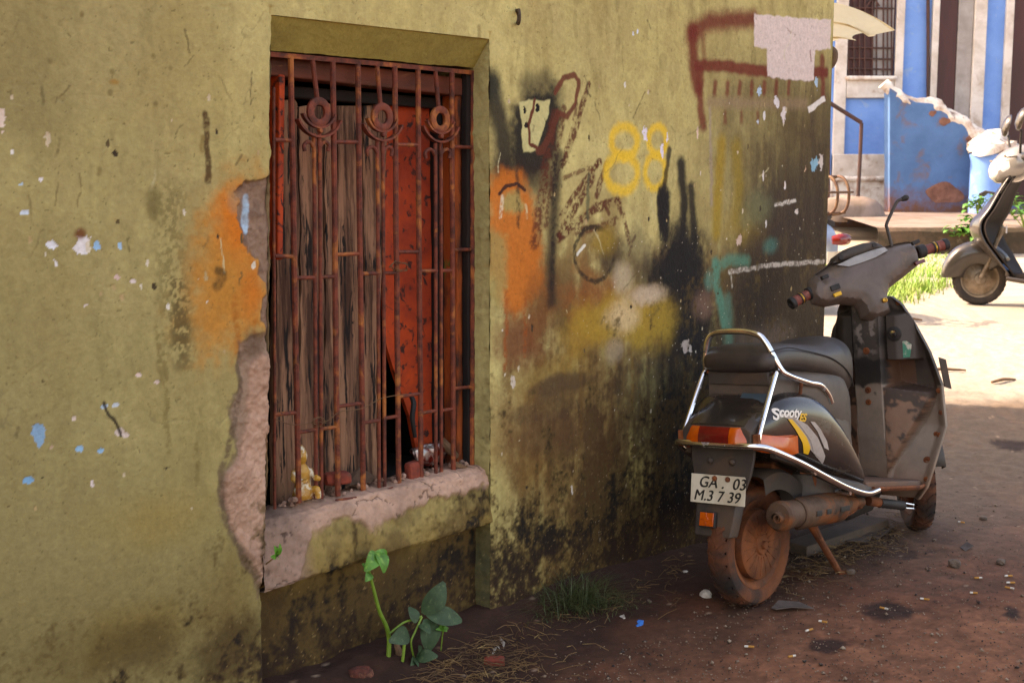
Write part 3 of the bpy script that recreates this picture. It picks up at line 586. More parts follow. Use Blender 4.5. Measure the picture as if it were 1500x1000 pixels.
sheet.add(wall_pts(s_, z_, q_), 210, 80, C, True)
wall_o = sheet.build('wall', M['wall'], house)
# rest of the house, coarse: wall beyond the frame, upper wall, side walls, roof slab, dark room behind the window
def hp(s, z, q=0): return tuple(hl(W(s, z, q)))
mb = MB(); HT = 5.0; DEP = -4.25
mb.add([hp(-9, ZB), hp(S0, ZB), hp(S0, HT), hp(-9, HT)], [(0, 1, 2, 3)]); mb.add([hp(S0, ZTOP), hp(S1, ZTOP), hp(S1, HT), hp(S0, HT)], [(0, 1, 2, 3)])
mb.add([hp(S1, ZB), hp(S1, ZB, DEP), hp(S1, HT, DEP), hp(S1, HT)], [(0, 1, 2, 3)]); mb.add([hp(S1, ZB, DEP), hp(-9, ZB, DEP), hp(-9, HT, DEP), hp(S1, HT, DEP)], [(0, 1, 2, 3)]); mb.add([hp(-9, ZB, DEP), hp(-9, ZB), hp(-9, HT), hp(-9, HT, DEP)], [(0, 1, 2, 3)])
mb.build('outer_wall', M['olive'], house, smooth=False, fix=False)
mb = MB(); mb.add([hp(-9, HT), hp(S1, HT), hp(S1, HT, DEP), hp(-9, HT, DEP)], [(0, 1, 2, 3)]); mb.build('roof', M['olive'], house, smooth=False, fix=False)
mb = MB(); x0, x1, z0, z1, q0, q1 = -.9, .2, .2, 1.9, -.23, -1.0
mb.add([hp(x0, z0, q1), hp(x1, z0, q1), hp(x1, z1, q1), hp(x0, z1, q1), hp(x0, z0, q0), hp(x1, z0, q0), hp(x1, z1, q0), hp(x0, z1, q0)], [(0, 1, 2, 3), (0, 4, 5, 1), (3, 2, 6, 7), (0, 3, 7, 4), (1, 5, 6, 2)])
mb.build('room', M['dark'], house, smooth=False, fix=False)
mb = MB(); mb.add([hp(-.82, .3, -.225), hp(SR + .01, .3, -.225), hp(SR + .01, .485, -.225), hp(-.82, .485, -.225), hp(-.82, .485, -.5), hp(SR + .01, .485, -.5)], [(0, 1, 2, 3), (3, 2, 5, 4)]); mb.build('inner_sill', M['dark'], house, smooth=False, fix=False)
# ---- window: frame, planks, board
win = empty('window'); win.parent = house
def wv(u, v, q): s, z = wp(u, v, q); return Vector(hp(s, z, q))
def board(name, px, q, th, m, bend=0, step=.03, rag=0):
    P = [wp(u, v, q) for u, v in px]
    mb = inflate(P, lambda a, b, h: Vector(hp(a, b, q + h)), lambda a, b, d: rag * (float(fbm(np.array([a * 1.]), np.array([b * .25]), 60, 3, 91)[0]) - .5) + bend * math.sin(b * 7), lambda a, b, d: -th + bend * math.sin(b * 7), step)
    return mb.build(name, m, win, smooth=True, angle=45)
def jag(pts, amp=2.5):
    out = []
    for i in range(len(pts)):
        p, q = pts[i], pts[(i + 1) % len(pts)]; k = max(1, int(math.hypot(q[0] - p[0], q[1] - p[1]) / 22))
        for j in range(k): out.append((p[0] + (q[0] - p[0]) * j / k + random.uniform(-amp, amp), p[1] + (q[1] - p[1]) * j / k + random.uniform(-amp, amp)))
    return out
for px in ([(406, 150), (432, 146), (437, 152), (437, 760), (404, 765)], [(439, 158), (456, 153), (472, 156), (476, 190), (473, 340), (476, 560), (470, 760), (440, 760)], [(476, 152), (492, 153), (494, 300), (490, 380), (493, 500), (492, 750), (477, 750)],
           [(496, 156), (530, 154), (531, 420), (529, 750), (495, 755)], [(533, 155), (552, 153), (552, 740), (534, 745)], [(554, 152), (570, 154), (566, 250), (561, 330), (555, 460), (554, 740), (553.5, 740)]):
    board('plank', jag(px, 1.3), -.185, .025, M['plank'], .003, .018, .009)
board('shutter_panel', [(566, 140), (642, 148), (648, 700), (610, 660), (601, 610), (583, 560), (566, 505), (562, 430)], -.20, .015, M['redboard'], .002)
mb = MB()
def wbar(mb, u0, v0, u1, v1, q, wd, th):                       # a straight timber between two photo points, in depth q
    a = wv(u0, v0, q); b_ = wv(u1, v1, q); d = (b_ - a).normalized(); nv_ = Vector(N); sd_ = d.cross(nv_).normalized()
    vs = [a + sd_ * i * wd / 2 + nv_ * j * th / 2 for i in (-1, 1) for j in (-1, 1)] + [b_ + sd_ * i * wd / 2 + nv_ * j * th / 2 for i in (-1, 1) for j in (-1, 1)]
    mb.add(vs, [(0, 1, 3, 2), (4, 6, 7, 5), (0, 4, 5, 1), (2, 3, 7, 6), (0, 2, 6, 4), (1, 5, 7, 3)])
wbar(mb, 380, 96, 712, 134, -.135, .052, .07); f1 = mb.build('frame', M['lintelwood'], win, bevel=.004)
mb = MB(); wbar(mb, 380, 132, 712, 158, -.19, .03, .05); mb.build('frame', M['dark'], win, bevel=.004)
def jbox(name, s0, s1, z0, z1, q0, q1, m):
    mb = MB(); nz = 24; rings = []
    for k in range(nz + 1):
        z = z0 + (z1 - z0) * k / nz; r1, r2 = random.uniform(-.002, .002), random.uniform(-.002, .002)
        rings.append([Vector(hp(s0 + r1, z, q0)), Vector(hp(s1, z, q0)), Vector(hp(s1, z, q1 + r2)), Vector(hp(s0 + r1, z, q1 + r2))])
    mb.loft(rings).build(name, m, win, bevel=.004)
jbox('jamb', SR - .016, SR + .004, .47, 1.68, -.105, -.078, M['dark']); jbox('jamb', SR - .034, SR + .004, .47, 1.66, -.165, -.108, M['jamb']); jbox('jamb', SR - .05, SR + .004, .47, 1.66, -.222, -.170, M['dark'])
mb = MB(); wbar(mb, 405, 110, 402, 380, -.12, .018, .05); mb.build('jamb', M['redboard'], win, bevel=.004)
mb = MB(); wbar(mb, 652, 140, 656, 640, -.21, .016, .03); mb.build('jamb', M['redboard'], win, bevel=.003)
# ---- wrought grille
gr = empty('window_grille'); gr.parent = house
GQ = NQ - .008; Rb = .0068
def bar(name, pts, r=Rb, q=GQ, n=4):
    mb = MB(); P = [wv(u, v, q) for u, v in pts]
    P = [P[0]] + [P[0].lerp(P[-1], k / 8) + Vector(T) * random.uniform(-.0012, .0012) for k in range(1, 8)] + [P[-1]] if len(P) == 2 and (P[0] - P[1]).length > .3 else P
    return mb.tube(P, r, 8).build(name, M['rustbar'], gr)
for u0, v0, u1, v1 in ((425.7, 82, 437.7, 736), (487, 87, 495, 726), (524, 90, 532, 722), (578, 98, 584, 710), (612, 100, 616.7, 704), (661.7, 105, 664, 691), (692.7, 107, 691.5, 690)):
    bar('vertical_bar', [(u0, v0), (u1, v1)], Rb * 1.15)
bar('vertical_bar', [(401, 128), (402.5, 745)], .004)
orn = ((457.4, 85, 465.4, 164.5, 463, 730), (552, 94, 558, 171.7, 555.5, 714), (637.5, 101, 643, 175.3, 638.5, 697))
for u0, v0, uc, vc, ub, vb in orn:
    bar('vertical_bar', [(u0, v0), (uc - 1, vc - 20)], Rb * .95)
    for sgn, du in ((-1, 0), (1, 8.)):
        top = [(uc - 4 + sgn * 15 + (4 if sgn > 0 else 0), vc + 57), (uc - 4 + sgn * 16 + (4 if sgn > 0 else 0), vc + 48), (uc - 3 + sgn * 10 + (3 if sgn > 0 else 0), vc + 43.5), (uc - 2 + sgn * 4.5, vc + 52), (uc - 2 + sgn * 4 + 1, vc + 75), (ub + (sgn + 1) * 4, vb)]
        P = [wv(u, v, GQ) for u, v in top]; MB().tube(P, Rb * .8, 8, smooth=6).build('vertical_bar', M['rustbar'], gr)
    sc, zc = wp(uc, vc, GQ); c3 = Vector(hp(sc, zc, GQ + .004))
    Mx = frame(c3, Vector(T), Vector((0, 0, 1)), Vector(N))
    mb = MB(); nseg = 32
    for h0, h1 in ((-.004, .006),):
        ro, ri = .0385, .0185
        ring = [[Mx @ Vector((r * math.cos(2 * math.pi * k / nseg), r * math.sin(2 * math.pi * k / nseg) * 1.0, h)) for k in range(nseg)] for r, h in ((ro, h0), (ro, h1 - .002), (ro - .003, h1), (ri + .003, h1), (ri, h1 - .002), (ri, h0), (ro, h0))]
        mb.loft(ring, cap=False)
    for rad, a0, wdt in ((.079, 25, .018), (.058, 22, .014)):      # smile-shaped straps
        arc = [math.radians(180 + a0 + (180 - 2 * a0) * k / 18) for k in range(19)]
        cy = .012 if rad > .07 else .016
        rings = []
        for a_ in arc:
            rr = []
            for dr, dh in ((-.003, -wdt / 2), (.003, -wdt / 2), (.003, wdt / 2), (-.003, wdt / 2)):
                rr.append(Mx @ Vector(((rad + dr) * math.cos(a_), cy + (rad + dr) * math.sin(a_) * .95, dh)))
            rings.append(rr)
        mb.loft(rings)
    mb.lathe([(.001, -.006), (.006, -.004), (.0085, .002), (.006, .008), (.001, .009)], 12, Mx @ Matrix.Translation((.002, -.047, 0)))
    mb.build('ornament', M['rustbar'], gr, angle=50)
for u0, v0, u1, v1 in ((402, 205, 428, 206), (490, 208, 526, 208.5), (581, 212, 613, 212.5), (663, 215, 692, 216), (402, 375, 431, 375.5), (492, 373, 528, 371.5), (582, 369, 615, 369), (663, 366, 692, 365.5), (431, 407, 462, 406.5), (468, 406, 492, 405), (528, 401, 556, 400), (561, 400, 583, 399.5), (615, 397, 640, 396.5), (645, 396.5, 663, 396),
                       (402, 607, 434, 604), (437, 633, 463, 629), (470, 628, 494, 625), (495, 595, 531, 590), (532, 619, 556, 615), (561, 613, 584, 609), (584, 581, 616, 576), (616, 605, 639, 601), (645, 601, 664, 598.5), (664, 569, 692, 566)):
    bar('cross_bar', [(u0, v0), (u1, v1)], Rb * .8)
mb = MB(); mb.tube([wv(391, 79, GQ), wv(470, 86, GQ), wv(550, 93, GQ), wv(620, 99.5, GQ), wv(697, 107, GQ)], Rb * 1.25, 4).build('top_rail', M['rustbar'], gr)
MB().tube([wv(492, 732, GQ + .03), wv(540, 727, GQ + .032), wv(575, 714, GQ + .02)], [.003, .0055, .003], 8).build('bottom_rail', M['rustbar'], gr)
# iron ring on the wall
Mx = frame(Vector(W(*wp(755, 26), .012)), Vector(T), Vector((0, 0, 1)), Vector(N)) @ Matrix.Rotation(.9, 4, 'Y')
mb = MB(); mb.torus(.019, .0045, 24, 8, Mx); mb.tube([W(*wp(757, 16), -.01), W(*wp(756, 16), .012)], .006, 8)
M['iron'] = pm('old_iron', '#5a4632', '#38291c', sc=30, rough=.8, bump=.4, bsc=120)
tag(mb.build('hook_ring', M['iron']), 'small rusty iron ring fixed high on the olive wall', 'ring')
# ================================================================ STREET
def ground():
    def sp(a, b, d): return np.linspace(a, b, int(abs(b - a) / d) + 1)
    xs = np.unique(np.concatenate([np.linspace(-160, -12, 12), np.linspace(-12, -1.6, 22), sp(-1.6, 3.6, .013), np.linspace(3.6, 14, 50), np.linspace(14, 160, 12)]))
    ys = np.unique(np.concatenate([np.linspace(-80, 1.8, 16), sp(1.8, 6.2, .013), sp(6.2, 9.5, .03), np.linspace(9.5, 22, 110), np.linspace(22, 200, 14)]))
    X, Y = np.meshgrid(xs, ys, indexing='ij'); x, y = X.ravel(), Y.ravel()
    q = wall_q(x, y); s = wall_s(x, y); z = zg(x, y)
    n1 = fbm(x, y, 2.2, 5, 101); n2 = fbm(x, y, 14, 4, 102); n3 = fbm(x, y, 60, 3, 103); n4 = fbm(x, y, .8, 4, 104)
    near = (q > -.3) & (s < 2.3)
    heap = .075 * np.exp(-np.clip(q, 0, 9) / .16) * sstep(1.9, .1, s) * (.4 + 1.1 * n1) * (s > -3)
    z = z + np.where(near, heap, 0) + .012 * (n1 - .5) + .007 * (n2 - .5) * (1 + 1.5 * np.exp(-np.clip(q, 0, 9) / .3)) + .004 * (n3 - .5)
    C = lin('#82553f')[None] * (1 - sstep(.35, .65, n1)[:, None]) + lin('#67402f')[None] * sstep(.35, .65, n1)[:, None]
    C = C * (.6 + .8 * n2[:, None]) * (.6 + .8 * n3[:, None])
    def mix(al, c):
        nonlocal C; C = C * (1 - al[:, None]) + lin(c)[None] * al[:, None]
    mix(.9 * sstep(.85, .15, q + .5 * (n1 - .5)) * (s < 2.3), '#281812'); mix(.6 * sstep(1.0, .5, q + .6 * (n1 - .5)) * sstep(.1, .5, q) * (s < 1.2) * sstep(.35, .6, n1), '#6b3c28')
    mix(.95 * sstep(3.9, 6.0, y + .9 * (n1 - .5)) * (1 - .8 * np.exp(-np.clip(q, 0, 9) / .3) * (s < 2.2)) * (.75 + .5 * n2).clip(0, 1), '#64564a')
    mix(sstep(6.9, 7.7, y + 1.0 * (n1 - .5)) * (q > -9), '#9c9288'); mix(.6 * sstep(7.2, 8, y) * sstep(.5, .7, n4), '#a89c90')  # pale sand begins at the shadow edge, sunlight put into its colour
    for u, v, ru, rv in ((1301, 894, 37, 12), (1213, 945, 30, 10), (1486, 652, 34, 9), (1482, 893, 8, 5), (1482, 900, 10, 4), (1240, 800, 120, 22)):  # stains; the last wide ellipse is shade under the scooter, painted on
        P = ground_px(u, v); rx = np.linalg.norm(ground_px(u + ru, v) - P); ry = np.linalg.norm(ground_px(u, v - rv) - P)
        d = np.hypot((x - P[0]) / rx, (y - P[1]) / ry) + .7 * (n2 - .5) + .4 * (n3 - .5); mix((.85 if ru < 100 else .45) * (1 - sstep(.7, 1.15, d)), '#2a1c18')
    mix(.7 * (fbm(x, y, 75, 2, 105) > .90) * (y < 7), '#a08672'); mix(.8 * (fbm(x, y, 90, 2, 106) > .88) * (y < 7), '#241813'); mix(.6 * (fbm(x, y, 38, 2, 107) > .91) * (y < 7), '#8d6a55')
    C = C * np.array([1.03, 1.0, .94])[None] * (.72 + .56 * fbm(x, y, 30, 4, 108))[:, None]
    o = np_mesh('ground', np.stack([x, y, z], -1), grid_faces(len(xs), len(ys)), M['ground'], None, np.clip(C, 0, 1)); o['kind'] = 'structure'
    return o
ground()
# ================================================================ SCOOTER BY THE WALL
M['tyre'] = pm('muddy_tyre', '#241a15', '#402415', sc=9, lo=.35, hi=.6, c3='#753c1a', sc3=6, lo3=.42, hi3=.66, rough=.9, bump=.5, bsc=70)
M['mudmetal'] = pm('mud_caked_metal', '#7d401c', '#4f2812', sc=12, c3='#94562e', sc3=22, lo3=.58, hi3=.72, rough=.88, bump=.5, bsc=90)
M['hub'] = pm('muddy_alloy', '#80431e', '#512a12', sc=10, c3='#4a4440', sc3=8, lo3=.62, hi3=.75, rough=.8, metal=.15, bump=.4, bsc=80)
M['chrome'] = pm('worn_chrome', (.74, .73, .72), (.55, .53, .52), sc=14, lo=.5, hi=.7, c3='#5d3218', sc3=16, lo3=.63, hi3=.72, rough=.12, rough2=.75, metal=1., metal2=.1, bump=.05)
M['seat'] = pm('worn_vinyl', '#352b26', '#261e1a', sc=7, c3='#4a3a30', sc3=4, lo3=.5, hi3=.75, rough=.48, bump=.12, bsc=220, spec=.5)
M['seatside'] = pm('dusty_vinyl_side', '#3b302b', '#4f3f37', sc=5, rough=.6, bump=.2, bsc=200)
M['gloss'] = pm('scratched_gloss_black', '#1f1a18', '#2c2420', sc=5, c3='#453629', sc3=14, lo3=.6, hi3=.8, rough=.22, rough2=.6, bump=.04, coat=.3)
M['plastic'] = pm('matt_black_plastic', '#352b25', '#3f342c', sc=9, c3='#5d432e', sc3=5, lo3=.52, hi3=.75, rough=.62, bump=.15, bsc=200)
M['cowl'] = pm('faded_grey_plastic', '#62524a', '#50433a', sc=7, c3='#735b49', sc3=14, lo3=.56, hi3=.75, rough=.55, bump=.1, bsc=200)
M['greyp'] = pm('dusty_grey_panel', '#54453a', '#40342b', sc=6, c3='#5d4a3e', sc3=5, lo3=.58, hi3=.75, rough=.6, bump=.12, bsc=150)
M['shield'] = pm('peeling_legshield', (.5, .5, .5), sc=18, rough=.58, bump=.25, bsc=120, attr=True)
M['redlens'] = pm('red_lens', '#7a140c', '#5a0e0a', sc=8, rough=.22, bump=.05, coat=.4, c3='#6b3a2a', sc3=12, lo3=.6, hi3=.8)
M['amber'] = pm('amber_lens', '#c4520c', '#a8400a', sc=8, rough=.22, bump=.05, coat=.4, c3='#8a4a20', sc3=14, lo3=.62, hi3=.8)
M['plate'] = pm('number_plate_paint', '#cfc3ad', '#b7a890', sc=9, c3='#6b3a1c', sc3=14, lo3=.68, hi3=.76, rough=.6, bump=.08)
M['black'] = pm('black_lettering', '#17130f', rough=.6, bump=0); M['white'] = pm('white_decal', '#d5cabd', rough=.5, bump=0); M['yellow'] = pm('yellow_decal', '#d9a11c', rough=.45, bump=0); M['silver'] = pm('grey_decal', '#a3958c', '#8d7f76', sc=12, rough=.4, bump=0)
M['grip'] = pm('worn_red_rubber', '#7c3a2c', '#5d2a20', sc=22, c3='#9a5a48', sc3=30, lo3=.56, hi3=.7, rough=.7, bump=.4, bsc=180)
M['rubber'] = pm('black_rubber', '#1c1715', '#2a221e', sc=14, rough=.7, bump=.2); M['gold'] = pm('brass_ring', '#b98a3a', rough=.35, metal=.8, bump=.05)
M['exh'] = pm('rusted_exhaust', '#5f4431', '#3a2518', sc=8, c3='#84471f', sc3=9, lo3=.46, hi3=.62, rough=.72, metal=.25, bump=.5, bsc=110)
M['glass'] = pm('dusty_dial_cover', '#9a938c', '#7d7670', sc=6, c3='#c9c5c0', sc3=7, lo3=.55, hi3=.7, rough=.25, bump=.05, coat=.3)
M['bluegrey'] = pm('tape_patch', '#3c4d55', '#2f3d44', sc=9, rough=.5, bump=.1)
AZ, LEAN = R(42), R(5)
SO = Vector(ground_px(1103, 884)); SO.z = 0.0
sx_ = Vector((math.sin(AZ), math.cos(AZ), 0)); l0 = Vector((-math.cos(AZ), math.sin(AZ), 0)); zz_ = Vector((0, 0, 1))
sy_ = l0 * math.cos(LEAN) - zz_ * math.sin(LEAN); sz_ = zz_ * math.cos(LEAN) + l0 * math.sin(LEAN)
SM = frame(SO, sx_, sy_, sz_); SMI = SM.inverted()
sc = empty('parked_scooter'); sc.matrix_basis = SM
tag(sc, 'old dusty dark scooter with chrome grab rail, leaning beside the graffiti wall', 'scooter', 'scooters parked in the street')
X, Y, Z3 = Vector((1, 0, 0)), Vector((0, 1, 0)), Vector((0, 0, 1))
def wheel(parent, c, Mrot, r=.2, w=.082, mt=None, mh=None, spokes=0):
    Mw = Matrix.Translation(c) @ Mrot @ Matrix.Rotation(math.pi / 2, 4, 'X')
    g = empty('wheel'); g.parent = parent; g.matrix_basis = Mw
    mb = MB(); a = w / 2
    prof = [(r * .70, -a * .62), (r * .76, -a * .9), (r * .86, -a), (r * .93, -a * .92), (r * .975, -a * .62), (r, -a * .2), (r, a * .2), (r * .975, a * .62), (r * .93, a * .92), (r * .86, a), (r * .76, a * .9), (r * .70, a * .62)]
    mb.lathe(prof, 64, None, cap=False)
    for k in range(30):                                          # tread blocks
        t = 2 * math.pi * k / 30
        for sgn in (-1, 1):
            P = [Vector(((r * f_) * math.cos(t + dt), (r * f_) * math.sin(t + dt), sgn * h)) for f_, dt, h in ((1.004, .03, a * .06), (1.004, .09, a * .1), (.992, .0, a * .58), (.992, -.07, a * .55), (.958, -.09, a * .86), (.958, -.04, a * .88))]
            Q = [p + p.normalized() * .0022 for p in P]
            mb.add(P + Q, [(0, 1, 7, 6), (1, 2, 8, 7), (2, 4, 10, 8), (4, 5, 11, 10), (5, 3, 9, 11), (3, 0, 6, 9), (6, 7, 8, 9), (9, 8, 10, 11)])
    mb.build('tyre', mt or M['tyre'], g)
    mb = MB(); mb.lathe([(r * .72, -a * .6), (r * .72, -a * .75), (r * .69, -a * .75), (r * .62, -a * .45), (r * .6, a * .45), (r * .69, a * .75), (r * .72, a * .75), (r * .72, a * .6)], 48, None, cap=False)
    for sg in (-1, 1):
        if not spokes:
            mb.lathe([(r * .63, sg * a * .3), (r * .57, sg * a * .35), (r * .56, sg * a * .95), (r * .53, sg * a * 1.05), (r * .30, sg * a * 1.12), (r * .17, sg * a * 1.05), (r * .15, sg * a * 1.2), (r * .07, sg * a * 1.25), (r * .06, sg * a * 1.5), (.001, sg * a * 1.51)], 44, None, cap=False)
            for k in range(18):
                t = 2 * math.pi * k / 18; d = Vector((math.cos(t), math.sin(t), 0)); e = Vector((-math.sin(t), math.cos(t), 0)); p0, p1 = d * r * .2 + Z3 * sg * a * 1.06, d * r * .50 + Z3 * sg * a * 1.04
                mb.add([p0 - e * .002, p0 + e * .002, p1 + e * .002, p1 - e * .002] + [q + Z3 * sg * .0035 for q in (p0 - e * .001, p0 + e * .001, p1 + e * .001, p1 - e * .001)], [(4, 5, 6, 7), (0, 1, 5, 4), (1, 2, 6, 5), (2, 3, 7, 6), (3, 0, 4, 7)])
            continue
        mb.lathe([(r * .63, sg * a * .3), (r * .5, sg * a * .42), (r * .42, sg * a * .75), (r * .24, sg * a * .9), (r * .2, sg * a * 1.1), (r * .07, sg * a * 1.15), (r * .06, sg * a * 1.35), (.001, sg * a * 1.36)], 40, None, cap=False)
        for k in range(spokes):
            t = 2 * math.pi * k / spokes; d = Vector((math.cos(t), math.sin(t), 0)); e = Vector((-math.sin(t), math.cos(t), 0))
            p0, p1 = d * r * .22, d * r * .6; z0, z1 = sg * a * .95, sg * a * .5
            mb.add([p0 - e * .006 + Z3 * z0, p0 + e * .006 + Z3 * z0, p1 + e * .004 + Z3 * z1, p1 - e * .004 + Z3 * z1, p0 - e * .009, p0 + e * .009, p1 + e * .006, p1 - e * .006], [(0, 1, 2, 3), (0, 4, 5, 1), (1, 5, 6, 2), (2, 6, 7, 3), (3, 7, 4, 0)])
        for k in range(5):
            t = 2 * math.pi * k / 5 + .3; mb.lathe([(.008, sg * a * .8), (.008, sg * a * 1.0), (.001, sg * a * 1.02)], 6, Matrix.Translation((math.cos(t) * r * .33, math.sin(t) * r * .33, 0)))
    mb.build('rim', mh or M['hub'], g); return g
STEER = R(38); RAKE = R(26)
wheel(sc, Vector((0, 0, .2)), Matrix.Identity(4))
FC = Vector((1.205, 0, .2))
steer = Matrix.Rotation(STEER, 4, Vector((-math.sin(RAKE), 0, math.cos(RAKE))))
wheel(sc, FC, Matrix.Rotation(STEER, 4, 'Z'), r=.2)
# --- body shell (gloss side panels), seat base, front panel, floor
def body(stations, p=3.2, n=32):
    rings = []
    for x, w, zb, zt in stations:
        c = Vector((x, 0, (zb + zt) / 2)); rings.append(ell(c, Y, Z3, w, (zt - zb) / 2, p, n))
    return rings
def spl(st, k=4):
    st = np.array(st); t = np.arange(len(st)); tt = np.linspace(0, len(st) - 1, (len(st) - 1) * k + 1)
    out = []
    for c in range(st.shape[1]):
        y = st[:, c]; m = np.gradient(y); i = np.minimum(tt.astype(int), len(st) - 2); f = tt - i
        out.append((2 * f ** 3 - 3 * f ** 2 + 1) * y[i] + (f ** 3 - 2 * f ** 2 + f) * m[i] + (-2 * f ** 3 + 3 * f ** 2) * y[i + 1] + (f ** 3 - f ** 2) * m[i + 1])
    return np.stack(out, 1)
BST = [(-.155, .112, .548, .612), (-.08, .15, .515, .648), (.0, .168, .475, .69), (.10, .184, .43, .69), (.19, .195, .39, .665), (.26, .20, .365, .61), (.32, .204, .345, .54), (.375, .204, .33, .455), (.41, .20, .322, .40)]
bp = MB().loft(body(spl(BST), 4.0, 48)).build('side_panel', M['gloss'], sc, angle=60)
MB().loft(body(spl([(-.015, .115, .62, .765), (.1, .13, .6, .765), (.25, .15, .55, .745), (.40, .15, .45, .735), (.47, .13, .42, .70)]), 3.5)).build('seat_base', M['greyp'], sc, angle=60)
rings = []
for z, xf, w in ((.28, .46, .165), (.36, .475, .17), (.46, .49, .165), (.56, .50, .15), (.66, .505, .135), (.70, .50, .125)):
    rings.append(ell(Vector((xf - .16, 0, z)), X, Y, .16, w, 3.0, 32))
MB().loft(rings).build('front_panel', M['greyp'], sc, angle=60)
# upper tail plate in two slopes
def yz(y0): return None
mb = MB()
mb.loft([[Vector((x, y, z)) for y, z in ((-w, z0 - .05), (-w, z0 - .012), (-w + .02, z0), (w - .02, z0), (w, z0 - .012), (w, z0 - .05))] for x, w, z0 in ((.03, .115, .712), (-.005, .118, .694), (-.055, .122, .655), (-.125, .128, .622), (-.16, .124, .602), (-.162, .124, .59))])
mb.build('tail_panel', M['plastic'], sc, bevel=.004)
MB().loft([[Vector((x, y, z)) for y, z in ((-.105, z0 + .001), (-.012, z0 + .001), (-.012, z0 + .003), (-.105, z0 + .003))] for x, z0 in ((.028, .711), (-.006, .694), (-.045, .663))]).build('tape_patch', M['bluegrey'], sc)
MB().loft([[Vector((-.02 + dx, y, z)) for dx, z in ((0, .715), (.03, .715), (.03, .762), (0, .757))] for y in (-.112, .112)]).build('rear_plate', M['plastic'], sc, bevel=.004)
mb = MB()
for x, y, z, d in ((-.146, .03, .614, Z3), (-.146, -.045, .614, Z3)): mb.lathe([(.009, -.002), (.009, .003), (.004, .006), (.001, .006)], 10, Matrix.Translation((x + .02, y, z + .012)) @ Matrix.Rotation(-.4, 4, 'Y'))

MB().tube([(.0, .004, .6965), (-.02, .0, .684), (-.05, .008, .661), (-.08, .002, .645), (-.11, .012, .632), (-.15, .008, .611)], .0013, 6).build('seam', M['rubber'], sc)
# tail lamp: red centre, amber corners
def lamp(name, ys, m):
    mb = MB(); rings = []
    for y in ys:
        a = abs(y); back = -.172 + (0 if a < .09 else (a - .09) * .55 + max(0, a - .13) * 1.9) - (.006 if a < .09 else 0); top = .603 - max(0, a - .09) * .55; bot = .548 - max(0, a - .1) * .62
        bx = back + .06
        rings.append([Vector((back + .004, y, bot)), Vector((back - .003, y, bot + .008)), Vector((back - .001, y, (top + bot) / 2)), Vector((back + .008, y, top - .006)), Vector((back + .014, y, top)), Vector((bx, y, top)), Vector((bx, y, bot))])
    return mb.loft(rings).build(name, m, sc, angle=40)
lamp('tail_lamp', np.linspace(-.055, .055, 7), M['redlens']); lamp('indicator', [-.056, -.075, -.09, -.105, -.12, -.14, -.155, -.17, -.178], M['amber']); lamp('indicator', [.056, .075, .09, .105, .12, .14, .155, .17, .178], M['amber'])
# side graphics lie on the shell: sample shell surface at (x,z), right side
SBV = spl(BST, 12)
def shell(x, z, off=.0015, side=-1):
    w = np.interp(x, SBV[:, 0], SBV[:, 1]); zb = np.interp(x, SBV[:, 0], SBV[:, 2]); zt = np.interp(x, SBV[:, 0], SBV[:, 3])
    t = np.clip(abs((z - (zb + zt) / 2) / ((zt - zb) / 2)), 0, .999); return Vector((x, side * (w * (1 - t ** 4.0) ** (1 / 4.0) + off), z))
def sloc(u, v, y):                                               # photo point -> scooter coordinates on plane y
    P = hit(u, v, np.array(SM @ Vector((0, y, 0))), np.array(sy_)); return SMI @ Vector(P)
def decal(name, px, m, y0=-.185, off=.0018):
    pts = [sloc(u, v, y0 if isinstance(y0, float) else y0(u)) for u, v in px]; pts = [(p.x, p.z) for p in pts]
    return inflate(pts, lambda a, b, h: shell(a, b, off + h), lambda a, b, d: 0, lambda a, b, d: -.0008, .009).build(name, m, bp)
yy = lambda u: np.interp(u, [1120, 1140, 1175, 1215, 1255], [-.155, -.165, -.188, -.2, -.205])
decal('stripe', [(1146, 612), (1152, 611), (1160, 614), (1172, 630), (1186, 652), (1200, 668), (1212, 680), (1212, 668), (1200, 640), (1186, 622), (1168, 611), (1158, 606), (1149, 605)], M['silver'], yy)
decal('stripe', [(1158, 614), (1170, 630), (1180, 648), (1184, 664), (1190, 666), (1191, 655), (1185, 640), (1175, 626), (1164, 614)], M['yellow'], yy, .0026)
decal('stripe', [(1166, 613), (1178, 626), (1190, 645), (1196, 664), (1206, 671), (1208, 664), (1200, 645), (1190, 630), (1178, 617)], M['silver'], yy, .0034)
decal('stripe', [(1190, 617), (1200, 632), (1210, 656), (1216, 659), (1213, 646), (1204, 628), (1196, 618)], M['silver'], yy)
def shell_text(body_, x0, z0, size, m, slope):
    cu = bpy.data.curves.new('lettering', 'FONT'); cu.body = body_; cu.size = size; cu.shear = .25; cu.extrude = .0006; cu.offset = size * .028
    o = bpy.data.objects.new('tmp', cu); col.objects.link(o); dg = bpy.context.evaluated_depsgraph_get(); me = bpy.data.meshes.new_from_object(o.evaluated_get(dg)); col.objects.unlink(o); bpy.data.objects.remove(o)
    for v in me.vertices:
        a, b, h = v.co; v.co = shell(x0 + a * math.cos(slope) - b * math.sin(slope) * .0 + b * .25, z0 + b + a * math.sin(slope), .0024 + h)
    me.materials.clear(); me.materials.append(m); t = bpy.data.objects.new('lettering', me); link(t, bp)
pS = sloc(1143, 599, -.168); shell_text('S', pS.x - .020, pS.z - .030, .048, M['white'], -.16); shell_text('cooty', pS.x + .005, pS.z - .024, .042, M['white'], -.16); pE = sloc(1170, 609, -.183); shell_text('ES', pE.x + .010, pE.z - .018, .034, M['yellow'], -.16)
